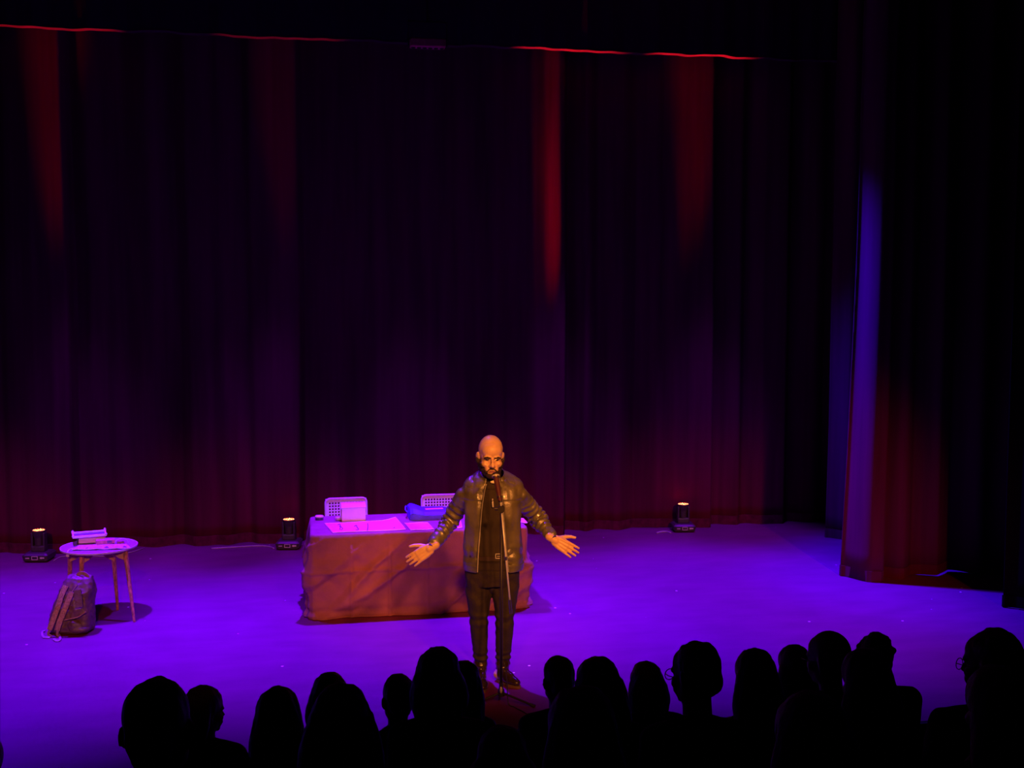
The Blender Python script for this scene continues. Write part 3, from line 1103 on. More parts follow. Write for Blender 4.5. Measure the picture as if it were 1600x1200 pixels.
# small charm or tag hanging over the edge at the left
pt = on_round(107, 862)
t2 = thing('cord_tassel', 'pale cord with a tag drooping over the round table edge', 'cord', (pt.x, pt.y, ZR + 0.008))
bm = bmesh.new()
tube(bm, spline([on_round(116, 859) - pt + Vector((0, 0, 0.008)), on_round(110, 861) - pt + Vector((0, 0, 0.008)), Vector((0, -0.01, 0.004)), Vector((-0.002, -0.022, -0.02))], 5), 0.005, 6)
obj('cord', bm, M['white_cord'], t2)
bm = bmesh.new()
box(bm, (-0.002, -0.024, -0.034), (0.026, 0.006, 0.03), bevel=0.003)
obj('tag', bm, M['white_cord'], t2)

# thick book with a frilled tray standing on it
k0, k1 = on_round(121, 852), on_round(165, 849)
dk = (k1 - k0).normalized()
ak = math.atan2(dk.y, dk.x)
wk = (k1 - k0).length
dk_ = 0.15
ck = (k0 + k1) / 2 + Vector((-dk.y, dk.x, 0)) * dk_ / 2
t3 = thing('thick_book', 'thick book with orange-lit page edges on the round table', 'book', (ck.x, ck.y, ZR + 0.005), ak)
bm = bmesh.new()
box(bm, (0, 0, 0.0045), (wk, dk_, 0.006))
box(bm, (0, 0, 0.0585), (wk, dk_, 0.006))
box(bm, (-wk / 2 - 0.001, 0, 0.031), (0.006, dk_, 0.056))
obj('cover', bm, M['book_cover'], t3)
bm = bmesh.new()
for q_ in range(9):
    box(bm, (0.004, -0.001 + 0.0012 * (q_ % 2), 0.0105 + q_ * 0.0052), (wk - 0.012, dk_ - 0.012, 0.0048))
obj('pages', bm, M['book_pages'], t3)
t4 = thing('shallow_tray', 'white-rimmed shallow tray with dark patterned lining, on the thick book', 'tray', (ck.x - 0.02 * dk.x, ck.y - 0.02 * dk.y, ZR + 0.068), ak + R(4))
wt, dt = wk * 1.16, 0.19
bm = bmesh.new()
box(bm, (0, 0, 0.004), (wt - 0.02, dt - 0.02, 0.006))
obj('lining', bm, M['tray_in'], t4)
bm = bmesh.new()
for (c_, s_) in (((0, -dt / 2, 0.012), (wt, 0.014, 0.022)), ((0, dt / 2, 0.012), (wt, 0.014, 0.022)), ((-wt / 2, 0, 0.012), (0.014, dt, 0.022)), ((wt / 2, 0, 0.012), (0.014, dt, 0.022))):
    box(bm, c_, s_, bevel=0.003)
for sx, sy, hh in ((-1, -1, 0.013), (1, -1, 0.013), (1, 1, 0.022), (-1, 1, 0.02)):
    ell(bm, (sx * wt / 2, sy * dt / 2, 0.02), (0.012, 0.012, hh), seg=8)
obj('rim', bm, M['paper_edge'], t4)
# sheet under the book
o, _ = sheet('paper_sheet', [on_round(124, 856), on_round(166, 853), on_round(165, 846), on_round(121, 848)], M['paper'], 'white sheet poking out from beneath the thick book', thick=0.0006, edge=0)
o.location.z = ZR + 0.0003
# red card box and loop
r0, r1 = on_round(150.5, 854), on_round(180, 851.5)
dr = (r1 - r0).normalized()
ar = math.atan2(dr.y, dr.x)
wr = (r1 - r0).length
cr_ = (r0 + r1) / 2 + Vector((-dr.y, dr.x, 0)) * 0.04
t5 = thing('card_box', 'small red cardboard box lying in front of the thick book', 'box', (cr_.x, cr_.y, ZR + 0.013), ar)
bm = bmesh.new()
box(bm, (0, 0, 0.019), (wr, 0.075, 0.036), bevel=0.002)
obj('carton', bm, M['red_card'], t5)
bm = bmesh.new()
box(bm, (0.2 * wr, -0.038, 0.02), (0.04, 0.0015, 0.02))
obj('printed_panel', bm, M['dark_print'], t5)
pl = on_round(190, 851)
t6 = thing('headband', 'pale curved band standing on the round table beside the red box', 'headband', (pl.x, pl.y, ZR + 0.001), 0.25)
bm = bmesh.new()
pts = [(0.058 * math.cos(a), 0.02 * math.cos(a * 2), 0.006 + 0.052 * math.sin(a)) for a in np.linspace(0.0, PI, 15)]
ribbon(bm, pts, [(math.cos(a), 0, math.sin(a)) for a in np.linspace(0.0, PI, 15)], 0.014, 0.004)
obj('band', bm, M['white_cord'], t6)
pb2 = on_round(186, 851)
t7 = thing('card_pack', 'dark red pack of cards inside the curved band', 'cards', (pb2.x + 0.012, pb2.y + 0.012, ZR + 0.001), 0.2)
bm = bmesh.new()
for q_ in range(6):
    box(bm, (0, 0.001 * (q_ % 2), 0.003 + q_ * 0.0052), (0.065, 0.05, 0.0045))
obj('cards', bm, mat('pack_red', (0.4, 0.08, 0.16), 0.5, var=0.6, scale=60), t7)

# ================================================================ backpack
pB = at_z(106, 992, 0)
bp = thing('backpack', 'worn brown backpack leaning on the round table leg, straps outward', 'backpack', (pB.x, pB.y, 0), -YAW)
sc = (at_z(138, 992, 0) - at_z(72, 992, 0)).length / 66      # metres per pixel at the bag
kx = lambda px: (px - 106) * sc
kz = lambda py: (993 - py) * sc * 1.03
bm = bmesh.new()
rings = []
for py, xl, xr, dpt, yo in ((993, 80, 134, 0.09, 0.09), (988, 71, 138, 0.115, 0.09), (978, 72, 139.5, 0.125, 0.10), (962, 77, 139.5, 0.125, 0.115), (945, 83, 139, 0.115, 0.13),
                            (930, 88.5, 138.5, 0.10, 0.145), (918, 93, 136.5, 0.085, 0.155), (911, 97, 133, 0.065, 0.16), (907.5, 105, 128, 0.04, 0.165)):
    cx, hw, z = kx((xl + xr) / 2), (xr - xl) / 2 * sc, max(0.004, kz(py))
    rg = []
    for k in range(28):
        a = 2 * PI * k / 28
        c_, s_ = math.cos(a), math.sin(a)
        rg.append((cx + hw * math.copysign(abs(c_) ** 0.7, c_), yo + dpt * math.copysign(abs(s_) ** 0.75, s_), z))
    rings.append(rg)
loft(bm, rings)
me = fuse(bm, 0.006, 2, 'pack_body')
displace(me, lambda P: np.where(P[:, 2] > 0.015, 1, 0) * (0.014 * vnoise(P * [14, 14, 9]) + 0.020 * (0.5 - np.abs(vnoise(P * [11, 11, 7] + 3))) + 0.004 * vnoise(P * 45)))
link('main_compartment', me, M['pack'], bp)
fy = lambda z: 0.165 + 0 * z
front = lambda z: np.interp(z, [0, 0.03, 0.12, 0.25, 0.38, 0.47], [-0.035, -0.04, -0.03, -0.005, 0.035, 0.075])


def pstrap(name, pix, w, m, th=0.012, off=0.006):
    pts = []
    for px, py in pix:
        z = kz(py)
        pts.append(Vector((kx(px), float(front(z)) - off, z)))
    bm = bmesh.new()
    ribbon(bm, spline(pts, 6), (0.05, -1, 0.25), w, th)
    me = mesh_of(bm, name)
    return link(name, me, m, bp)


pstrap('shoulder_strap', [(103, 919), (98, 932), (94, 948), (88, 966), (82, 982)], 0.042, M['pack_strap'], 0.018, 0.014)
pstrap('shoulder_strap', [(113, 928), (109, 940), (104, 954), (98, 970), (94, 983)], 0.042, M['pack_strap'], 0.018, 0.014)
pstrap('webbing', [(82, 982), (79, 989), (84, 994)], 0.02, M['pack_web'], 0.004)
pstrap('webbing', [(94, 983), (93, 990), (97, 994)], 0.02, M['pack_web'], 0.004)
pstrap('back_padding', [(121, 925), (124, 938), (126, 950)], 0.06, M['pack'], 0.012, 0.008)
pstrap('zip_seam', [(104, 968), (114, 966), (126, 963), (137, 956)], 0.008, M['pack_strap'], 0.006, 0.016)
pstrap('zip_seam', [(120, 917), (112, 930), (108, 946), (104, 965)], 0.007, M['pack_web'], 0.006, 0.014)
bm = bmesh.new()
hp = [Vector((kx(a), 0.14, kz(b))) for a, b in ((113, 909), (117, 904.5), (124, 905), (129, 909), (131, 917), (132, 927))]
ribbon(bm, spline(hp, 6), (0.0, -1, 0.1), 0.03, 0.01)
obj('top_handle', bm, M['pack_web'], bp)
bm = bmesh.new()
me = bmesh.new()
ell(me, (kx(118), 0.03, kz(979)), (0.085, 0.075, 0.06), rot=(0, 0.1, 0))
ell(me, (kx(122), 0.02, kz(984)), (0.09, 0.07, 0.035))
mm = fuse(me, 0.006, 2)
displace(mm, lambda P: 0.008 * vnoise(P * [18, 18, 22]))
P_ = coords(mm)
P_[:, 2] = np.maximum(P_[:, 2], 0.004)
set_coords(mm, P_)
link('front_pocket', mm, M['pack'], bp)
for pix in (((70, 985), (66, 988), (68, 995), (78, 996)), ((92, 990), (94, 999), (88, 1001), (84, 998))):
    bm = bmesh.new()
    pts = [RT @ (at_z(a, b, 0.01) - Vector((pB.x, pB.y, 0))) for a, b in pix]
    ribbon(bm, spline(pts, 6), (0, -0.6, 0.8), 0.018, 0.004)
    obj('loose_strap', bm, M['pack_web'], bp)


# ================================================================ PEOPLE
def head_parts(bm, T, jaw=1.0, nose=1.0, ears=True, fine=True, ear=0.083):
    """head looking to -y, origin at ear level; T is the placing matrix"""
    e = lambda c, r, rot=None, seg=20: ell(bm, c, r, rot, seg, T)
    e((0, 0.016, 0.047), (0.0765, 0.096, 0.088), None, 28)
    e((0, 0.005, 0.03), (0.073, 0.09, 0.08), None, 24)
    e((0, -0.032, -0.018), (0.062, 0.052, 0.085), None, 24)
    e((0, -0.03, 0.05), (0.066, 0.062, 0.06), None, 24)
    e((0, -0.036, -0.072), (0.052 * jaw, 0.052, 0.042))
    e((0, -0.074, -0.094), (0.026 * jaw, 0.02, 0.02))
    for s in (-1, 1):
        e((s * 0.041, -0.058, -0.026), (0.026, 0.028, 0.024))
        e((s * 0.03, -0.081, 0.023), (0.028, 0.013, 0.0105), (0, s * 0.12, s * 0.2))
        e((s * 0.050, -0.005, -0.055), (0.02, 0.045, 0.035))
        e((s * 0.024, -0.078, -0.055), (0.018, 0.018, 0.026))
        if ears:
            e((s * ear, 0.014, -0.004), (0.009, 0.022, 0.034), (0.15, s * 0.12, s * (-0.4 if fine else -0.6)))
            e((s * 0.077, 0.008, -0.026), (0.009, 0.012, 0.013))
        e((s * 0.0125, -0.096, -0.031), (0.0095, 0.011, 0.008))
    # nose: bridge, tip
    a, b = T @ Vector((0, -0.083, 0.016)), T @ Vector((0, -0.109 * nose, -0.027))
    sc_ = T.to_scale()[0]
    chain(bm, [a, b], [0.0085 * sc_, 0.0125 * sc_], 12)
    if fine:
        e((0, -0.090, -0.0565), (0.024, 0.010, 0.0065))
        e((0, -0.088, -0.0695), (0.020, 0.010, 0.0075))
        e((0, -0.086, -0.048), (0.016, 0.010, 0.012))


def hand_parts(bm, wrist, u, v, s=1.0, curl=0.25, spread=1.0):
    """open hand: u along the fingers, v towards the thumb; n = palm side"""
    u = Vector(u).normalized()
    v = Vector(v)
    v = (v - u * v.dot(u)).normalized()
    return u, v


def build_hand(bm, wrist, u, v, n_sign, s=1.0, curl=0.3):
    u = Vector(u).normalized()
    v = Vector(v)
    v = (v - u * v.dot(u)).normalized()
    n = u.cross(v) * n_sign
    W_ = Vector(wrist)
    q = lambda a, b, c=0.0: W_ + (u * a + v * b + n * c) * s
    # palm
    for b, r in ((0.029, 0.0145), (0.0095, 0.0145), (-0.0105, 0.0140), (-0.029, 0.0130)):
        chain(bm, [q(0.012, b * 0.62), q(0.055, b * 0.92), q(0.092 - abs(b) * 0.15, b)], [0.0165 * s, (r + 0.0005) * s, (r - 0.002) * s], 12)
    ell(bm, q(0.045, 0.026, 0.008), 0.0185 * s, seg=12)
    ell(bm, q(0.040, -0.024, 0.007), 0.0165 * s, seg=12)
    # fingers: base spread, lengths
    for b, sp, L, r in ((0.0310, 0.06, 0.072, 0.0096), (0.0103, 0.02, 0.080, 0.0098), (-0.0108, -0.02, 0.074, 0.0094), (-0.0310, -0.08, 0.058, 0.0084)):
        p = q(0.088 - abs(b) * 0.15, b)
        d = (u + v * sp).normalized()
        pts, rad, ang_ = [p], [r * s], curl * 0.35
        for frac, rr in ((0.45, 0.95), (0.30, 0.86), (0.25, 0.74)):
            dd = (d * math.cos(ang_) + n * math.sin(ang_)).normalized()
            p = p + dd * (L * frac * s)
            pts.append(p)
            rad.append(r * rr * s)
            ang_ += curl * 0.6
        chain(bm, pts, rad, 10)
    # thumb from the side of the palm near its base
    chain(bm, [q(0.022, 0.022, 0.006), q(0.050, 0.050, 0.014), q(0.078, 0.068, 0.016), q(0.102, 0.077, 0.013)], [0.0155 * s, 0.0125 * s, 0.0108 * s, 0.0085 * s], 12)
    # wrist
    chain(bm, [q(-0.03, 0), q(0.016, 0.0)], [0.026 * s, 0.025 * s], 14)


# ---------------------------------------------------------------- the performer
BASE = at_z(772, 1064, 0)
man = thing('person', 'standing performer in black leather jacket and boots, arms spread, at the microphone', 'person', (BASE.x, BASE.y, 0), -YAW)
IR = Matrix.Rotation(YAW, 3, 'Z')
camL = IR @ (Vector((0, 0, CAMH)) - BASE)


def P(px, py, yl=0.0):
    d = IR @ ray(px, py)
    return camL + d * ((yl - camL.y) / d.y)


def G(px, py, z=0.0):
    d = IR @ ray(px, py)
    return camL + d * ((z - camL.z) / d.z)


HS = 1.15
HC = P(766.5, 714, -0.03)
TH = Matrix.Translation(HC) @ Euler((R(9), R(2), R(9))).to_matrix().to_4x4() @ Matrix.Diagonal((HS, HS, HS, 1))
THi = TH.inverted()
shL, shR = P(728, 772, 0.02), P(810, 773, 0.02)
elL, elR = P(704, 814, 0.15), P(838, 808, 0.16)
wrL, wrR = P(674, 856, -0.06), P(865, 843, -0.02)
hipL, hipR = P(750, 888, 0.0), P(789, 888, 0.0)
knL, knR = P(748, 966, -0.02), P(789, 965, -0.02)
anL, anR = P(751, 1038, 0.02), P(785, 1044, 0.03)
neck0, neck1 = P(768, 757, 0.02), P(767, 733, 0.01)
chest, belly, pelvis = P(768, 795, 0.0), P(768, 845, 0.0), P(769, 880, 0.0)

bm = bmesh.new()
head_parts(bm, TH, ear=0.079, jaw=1.12)
chain(bm, [P(768, 770, 0.03), neck0, neck1, HC + Vector((0, 0.01, -0.02))], [0.07, 0.062, 0.060, 0.055])
for c_, r_ in ((chest, (0.17, 0.10, 0.16)), (belly, (0.155, 0.10, 0.16)), (pelvis, (0.16, 0.105, 0.13))):
    ell(bm, c_, r_, seg=24)
for sh, el, wr in ((shL, elL, wrL), (shR, elR, wrR)):
    chain(bm, [P(768, 772, 0.03), sh, sh.lerp(el, 0.5), el, el.lerp(wr, 0.35), wr], [0.07, 0.055, 0.048, 0.040, 0.042, 0.0275])
for hp_, kn, an in ((hipL, knL, anL), (hipR, knR, anR)):
    chain(bm, [hp_, hp_.lerp(kn, 0.5), kn, kn.lerp(an, 0.35), an], [0.085, 0.075, 0.052, 0.052, 0.036])
footL = (G(751, 1060), G(754.5, 1083))
footR = (G(778, 1063), G(812, 1075.5))
for an, (hl, to) in ((anL, footL), (anR, footR)):
    chain(bm, [an, hl + Vector((0, 0, 0.045)), hl.lerp(to, 0.8) + Vector((0, 0, 0.035))], [0.036, 0.034, 0.026])
uL = Vector((P(634, 882, -0.10) - wrL))
uR = Vector((P(905, 868, -0.06) - wrR))
build_hand(bm, wrL, uL, (-0.25, 0.25, 0.9), 1, 1.22, 0.28)
build_hand(bm, wrR, uR, (0.45, 0.2, 0.9), -1, 1.22, 0.22)
body = fuse(bm, 0.0042, 2, 'man_body')
link('body', body, M['skin'], man)


def peel(src, T, test, push, name, m, parent, rough=0.0):
    """lift the faces of a skin that pass test (in T's frame) into a thin layer of their own"""
    Pw = coords(src)
    Nw = normals(src)
    Ti = np.array(T.inverted())
    L = Pw @ Ti[:3, :3].T + Ti[:3, 3]
    wgt = test(L)
    off = push * np.clip(wgt * 2, 0.02, 1)
    if rough:
        off = off + rough * vnoise(L * 220) * (wgt > 0.3)
    nl = len(src.loops)
    lv = np.empty(nl, int)
    src.loops.foreach_get('vertex_index', lv)
    ls = np.empty(len(src.polygons), int)
    lt = np.empty(len(src.polygons), int)
    src.polygons.foreach_get('loop_start', ls)
    src.polygons.foreach_get('loop_total', lt)
    low = np.minimum.reduceat(wgt[lv], ls)
    keep = [list(lv[a:a + n]) for a, n in zip(ls[low > 0], lt[low > 0])]
    used = sorted({int(v) for f in keep for v in f})
    ix = {v: k for k, v in enumerate(used)}
    Q = Pw + Nw * off[:, None]
    me = bpy.data.meshes.new(name)
    me.from_pydata([tuple(Q[v]) for v in used], [], [[ix[int(v)] for v in f] for f in keep])
    me.update()
    return link(name, me, m, parent, smooth=True)


def sm(x, a, b):
    t = np.clip((x - a) / (b - a), 0, 1)
    return t * t * (3 - 2 * t)


def beard_test(L):
    x, y, z = np.abs(L[:, 0]), L[:, 1], L[:, 2]
    # sideburn-to-chin band and moustache, open round the mouth
    top = np.interp(x, [0.0, 0.02, 0.035, 0.05, 0.064, 0.085], [-0.040, -0.044, -0.062, -0.045, -0.012, 0.0])
    w_ = sm(top - z, 0.0, 0.012)
    mouth = ((x / 0.026) ** 2 + ((z + 0.0665) / 0.0125) ** 2)
    w_ = np.where((mouth < 1) & (y < -0.05), 0, w_)
    chinbare = ((x / 0.021) ** 2 + ((z + 0.088) / 0.007) ** 2)
    w_ = np.where(y > 0.012, 0, w_)
    w_ = np.where(z < -0.125, 0, w_)
    return w_


peel(body, TH, beard_test, 0.009, 'beard', M['beard'], man, 0.0015)['label'] = 'short dark beard'


def brow_test(L):
    x, y, z = np.abs(L[:, 0]), L[:, 1], L[:, 2]
    zc = np.interp(x, [0.01, 0.03, 0.052], [0.019, 0.0235, 0.020])
    return np.where((x > 0.010) & (x < 0.052) & (y < -0.03), 1 - np.abs(z - zc) / 0.0065, 0).clip(0, 1)


for s_ in (-1, 1):
    peel(body, TH, lambda L: brow_test(L) * (L[:, 0] * s_ > 0), 0.003, 'eyebrow', M['beard'], man)


def lip_test(L):
    x, y, z = np.abs(L[:, 0]), L[:, 1], L[:, 2]
    return np.where(y < -0.05, 1 - ((x / 0.022) ** 2 + ((z + 0.0665) / 0.0095) ** 2), 0).clip(0, 1)


peel(body, TH, lip_test, 0.0012, 'lips', M['lips'], man)
bm = bmesh.new()
ell(bm, (0, -0.0985, -0.0635), (0.017, 0.0025, 0.0018), None, 10, TH)
obj('mouth_line', bm, M['ink'], man)
for s in (-1, 1):
    bm = bmesh.new()
    ell(bm, (s * 0.030, -0.0705, 0.005), (0.013, 0.0125, 0.0085), None, 14, TH)
    obj('eye', bm, M['eye'], man, smooth=True)
# wire glasses
gl = bmesh.new()
for s in (-1, 1):
    pts = [TH @ Vector((s * 0.032 + 0.025 * math.cos(a), -0.101 + 0.3 * (0.032 + 0.025 * math.cos(a) * s - 0.03) , -0.002 + 0.021 * math.sin(a))) for a in np.linspace(0, 2 * PI, 25)]
    tube(gl, pts, 0.0009, 5, False)
    tube(gl, [TH @ Vector(p) for p in ((s * 0.057, -0.093, 0.004), (s * 0.073, -0.07, 0.007), (s * 0.078, -0.01, 0.008), (s * 0.079, 0.02, 0.0))], 0.0009, 5)
tube(gl, [TH @ Vector(p) for p in ((-0.007, -0.108, 0.002), (0, -0.112, 0.006), (0.007, -0.108, 0.002))], 0.0009, 5)
obj('glasses', gl, M['gold_wire'], man)['label'] = 'thin wire glasses'

# --- shirt
def erings(secs, n=40, k=1.0, superp=0.85):
    out = []
    for z, a, b, cx, cy in secs:
        rg = []
        for i in range(n):
            t = 2 * PI * i / n
            c_, s_ = math.cos(t), math.sin(t)
            rg.append((cx + a * k * math.copysign(abs(s_) ** superp, s_), cy - b * k * math.copysign(abs(c_) ** superp, c_), z))
        out.append(rg)
    return out


Zp = lambda py: P(768, py, -0.05).z
Xp = lambda px, py=820: P(px, py, 0).x
X0 = Xp(767.5)
jk = [(Zp(889), 0.216, 0.150, X0 + 0.004, 0.0), (Zp(880), 0.220, 0.152, X0 + 0.003, 0.0), (Zp(858), 0.214, 0.146, X0, 0.0), (Zp(830), 0.210, 0.142, X0, 0.0), (Zp(805), 0.212, 0.142, X0, 0.0),
      (Zp(788), 0.220, 0.140, X0, 0.005), (Zp(774), 0.226, 0.134, X0, 0.01), (Zp(765), 0.228, 0.126, X0, 0.015), (Zp(758), 0.222, 0.116, X0, 0.02), (Zp(753), 0.202, 0.106, X0, 0.022),
      (Zp(749), 0.170, 0.098, X0, 0.022), (Zp(745.5), 0.130, 0.090, X0, 0.02), (Zp(743), 0.098, 0.084, X0, 0.018), (Zp(739), 0.086, 0.080, X0, 0.015)]


def slope(p):
    """the neckline runs lower in front than behind"""
    k = float(np.interp(p[2], [Zp(795), Zp(760), Zp(743)], [0, 0.25, 0.5]))
    return (p[0], p[1], p[2] + k * (p[1] - 0.02))


bm = bmesh.new()
loft(bm, [[slope(p_) for p_ in rg] for rg in erings([(z, a, b, cx, cy) for z, a, b, cx, cy in [(Zp(876), 0.216, 0.150, X0, 0.0)] + jk[2:9]], k=0.88)])
chain(bm, [P(768, 766, 0.02), P(767.5, 751, 0.012)], [0.09, 0.070], 20)
sh = fuse(bm, 0.007, 3, 'shirt')
displace(sh, lambda Q: 0.004 * vnoise(Q * [10, 10, 16]))
link('shirt', sh, M['shirt'], man)
# bright collar/neckline of the undershirt and the hanging zip pull
bm = bmesh.new()
ell(bm, P(771.5, 753.0, -0.062), (0.026, 0.014, 0.012), (0.3, 0, 0))
obj('undershirt_neckline', bm, M['neckline'], man, smooth=True)
bm = bmesh.new()
zt = P(769.6, 781, -0.138)
box(bm, (zt.x, zt.y, zt.z - 0.0), (0.008, 0.006, 0.016), rot=(0, 0.06, 0), bevel=0.002)
box(bm, (zt.x + 0.002, zt.y, zt.z - 0.033), (0.012, 0.006, 0.042), rot=(0, -0.08, 0), bevel=0.003)
obj('zip_pull', bm, M['chrome'], man)['label'] = 'pale metal zip pull'

# --- jacket
TK = 0.016
openw = lambda z: float(np.interp(z, [Zp(889), Zp(840), Zp(780), Zp(755), Zp(739)], [0.108, 0.090, 0.066, 0.050, 0.036]))


def jacket_ring(z, a, b, cx, cy, n=56):
    ph0 = math.asin(min(0.95, openw(z) / a))
    o_, i_ = [], []
    sh_ = 0.02 + 0.0
    for k in range(n + 1):
        t = ph0 + (2 * PI - 2 * ph0) * k / n
        c_, s_ = math.cos(t), math.sin(t)
        f = lambda e, x_: math.copysign(abs(x_) ** e, x_)
        o_.append((cx + 0.012 + a * f(0.9, s_), cy - b * f(0.9, c_), z))
        i_.append((cx + 0.012 + (a - TK) * f(0.9, s_), cy - (b - TK) * f(0.9, c_), z))
    return [slope(p_) for p_ in o_] + [slope(p_) for p_ in reversed(i_)]


zs_ = np.linspace(Zp(889), Zp(739.5), 44)
zk = [s_[0] for s_ in jk]
bm = bmesh.new()
rings, edgeL, edgeR = [], [], []
for z in zs_:
    a, b, cx, cy = [float(np.interp(z, zk, [s_[i] for s_ in jk])) for i in (1, 2, 3, 4)]
    rg = jacket_ring(z, a, b, cx, cy)
    rings.append(rg)
    edgeR.append(Vector(rg[0]))
    edgeL.append(Vector(rg[56]))
loft(bm, rings)
for shd, el, wr, px_ in ((shL, elL, wrL, -1), (shR, elR, wrR, 1)):
    cuff = el.lerp(wr, 0.80)
    chain(bm, [shd + Vector((-px_ * 0.05, 0.01, 0.012)), shd + Vector((px_ * 0.006, 0, -0.012)), shd.lerp(el, 0.5), el, el.lerp(cuff, 0.5), cuff], [0.070, 0.072, 0.067, 0.061, 0.055, 0.048], 18)
jm = fuse(bm, 0.0058, 3, 'jacket')


def arm_dist(Q, a, b):
    a, b = np.array(a), np.array(b)
    ab = b - a
    t = np.clip(((Q - a) @ ab) / (ab @ ab), 0, 1)
    return t, np.linalg.norm(Q - a - t[:, None] * ab, axis=1)


def jacket_folds(Q):
    d = 0.011 * vnoise(Q * [17, 10, 4] + 2) + 0.005 * vnoise(Q * [34, 30, 10])
    for shd, el, wr in ((shL, elL, wrL), (shR, elR, wrR)):
        t1, d1 = arm_dist(Q, shd.lerp(el, 0.25), el)
        t2, d2 = arm_dist(Q, el, wr)
        m1 = sm(-d1, -0.13, -0.08) * (np.abs(Q[:, 0] - X0) > 0.19)
        m2 = sm(-d2, -0.11, -0.07) * (np.abs(Q[:, 0] - X0) > 0.19)
        ph = vnoise(Q * 9) * 2.2
        d = d + m1 * 0.008 * np.sin(t1 * 26 + ph) * (0.3 + t1)
        d = d + m2 * 0.009 * np.sin(t2 * 38 + ph * 1.2) * np.clip(1.15 - t2 * 1.5, 0, 1)
    # waist hem gather and yoke seam
    zz = Q[:, 2]
    body_m = (np.abs(Q[:, 0] - X0) < 0.23)
    d = d - body_m * 0.004 * np.exp(-((zz - Zp(781)) / 0.006) ** 2)
    d = d + body_m * 0.005 * np.sin(zz * 70 + vnoise(Q * 8) * 3) * np.exp(-((zz - Zp(868)) / 0.07) ** 2)
    return d


displace(jm, jacket_folds)
# hollow the sleeve ends: pull the cuff caps back
link('jacket', jm, M['leather'], man)['label'] = 'black-brown leather bomber jacket worn open'
for nm, ed, sgn in (('zip', edgeL, -1), ('zip', edgeR, 1)):
    bm = bmesh.new()
    e2 = [p_ + Vector((-sgn * 0.001, -0.012, 0)) for p_ in ed[:-2]]
    tube(bm, e2, 0.0042, 6)
    zo = obj(nm, bm, M['leather'], man)
    b2 = bmesh.new()
    for i in range(0, len(e2) - 1):
        for f_ in (0.25, 0.75):
            p_ = e2[i].lerp(e2[i + 1], f_)
            box(b2, (p_.x - sgn * 0.003, p_.y - 0.003, p_.z), (0.005, 0.004, 0.0055))
    obj('zip_teeth', b2, M['chrome'], zo)
bm = bmesh.new()
rr = []
for z, k_ in ((Zp(891), 0.985), (Zp(889), 1.0), (Zp(881), 1.0), (Zp(879), 0.985)):
    a, b, cx, cy = [float(np.interp(z, zk, [s_[i] for s_ in jk])) for i in (1, 2, 3, 4)]
    rr.append(jacket_ring(z, a * k_ + 0.004, b * k_ + 0.004, cx, cy))
loft(bm, rr)
obj('waistband', bm, M['leather'], man, smooth=False)

# --- trousers
bm = bmesh.new()
loft(bm, erings([(Zp(915), 0.165, 0.12, X0 + 0.01, 0.0), (Zp(900), 0.19, 0.13, X0 + 0.01, 0), (Zp(880), 0.190, 0.130, X0 + 0.01, 0), (Zp(868), 0.185, 0.128, X0 + 0.01, 0)]))
for hp_, kn, an, s in ((P(748, 897, 0.0), knL, anL, -1), (P(790, 897, 0.0), knR, anR, 1)):
    chain(bm, [hp_, hp_.lerp(kn, 0.45), kn, kn.lerp(an, 0.4), an, an + Vector((0, 0, -0.03))], [0.104, 0.095, 0.069, 0.062, 0.050, 0.047], 18)
ell(bm, P(770, 908, 0.0), (0.06, 0.1, 0.09))
tm = fuse(bm, 0.006, 3, 'trousers')


def trouser_folds(Q):
    z = Q[:, 2]
    d = 0.004 * vnoise(Q * [14, 14, 6]) + 0.0025 * vnoise(Q * 30)
    ph = vnoise(Q * [12, 12, 5]) * 2.4
    d = d + 0.006 * np.sin(z * 120 + ph) * np.exp(-((z - anL.z - 0.05) / 0.06) ** 2)
    d = d + 0.005 * np.sin(z * 75 + ph) * np.exp(-((z - knL.z) / 0.06) ** 2)
    d = d + 0.004 * np.sin(z * 40 + Q[:, 0] * 30 + ph) * np.exp(-((z - hipL.z + 0.14) / 0.1) ** 2)
    return d


displace(tm, trouser_folds)
link('trousers', tm, M['denim'], man)
bm = bmesh.new()
zb_ = Zp(869)
loft(bm, erings([(zb_ - 0.017, 0.196, 0.137, X0 + 0.01, 0), (zb_ - 0.016, 0.199, 0.140, X0 + 0.01, 0), (zb_ + 0.016, 0.199, 0.140, X0 + 0.01, 0), (zb_ + 0.017, 0.196, 0.137, X0 + 0.01, 0)]))
bo = obj('belt', bm, M['strap_dark'], man)
bm = bmesh.new()
bx = P(779, 869, -0.145)
for (dx, dz, sx, sz) in ((0, 0.016, 0.046, 0.005), (0, -0.016, 0.046, 0.005), (-0.021, 0, 0.005, 0.034), (0.021, 0, 0.005, 0.034), (0.004, 0, 0.03, 0.004)):
    box(bm, (bx.x + dx, bx.y, bx.z + dz), (sx, 0.006, sz))
obj('buckle', bm, M['chrome'], bo)
# shirt tail showing below the belt
bm = bmesh.new()
loft(bm, erings([(Zp(888), 0.193, 0.133, X0 + 0.01, -0.001), (Zp(886), 0.195, 0.135, X0 + 0.01, -0.001), (Zp(877), 0.195, 0.135, X0 + 0.01, -0.001), (Zp(875), 0.196, 0.137, X0 + 0.01, -0.001)]))
obj('shirt_tail', bm, M['shirt'], man)


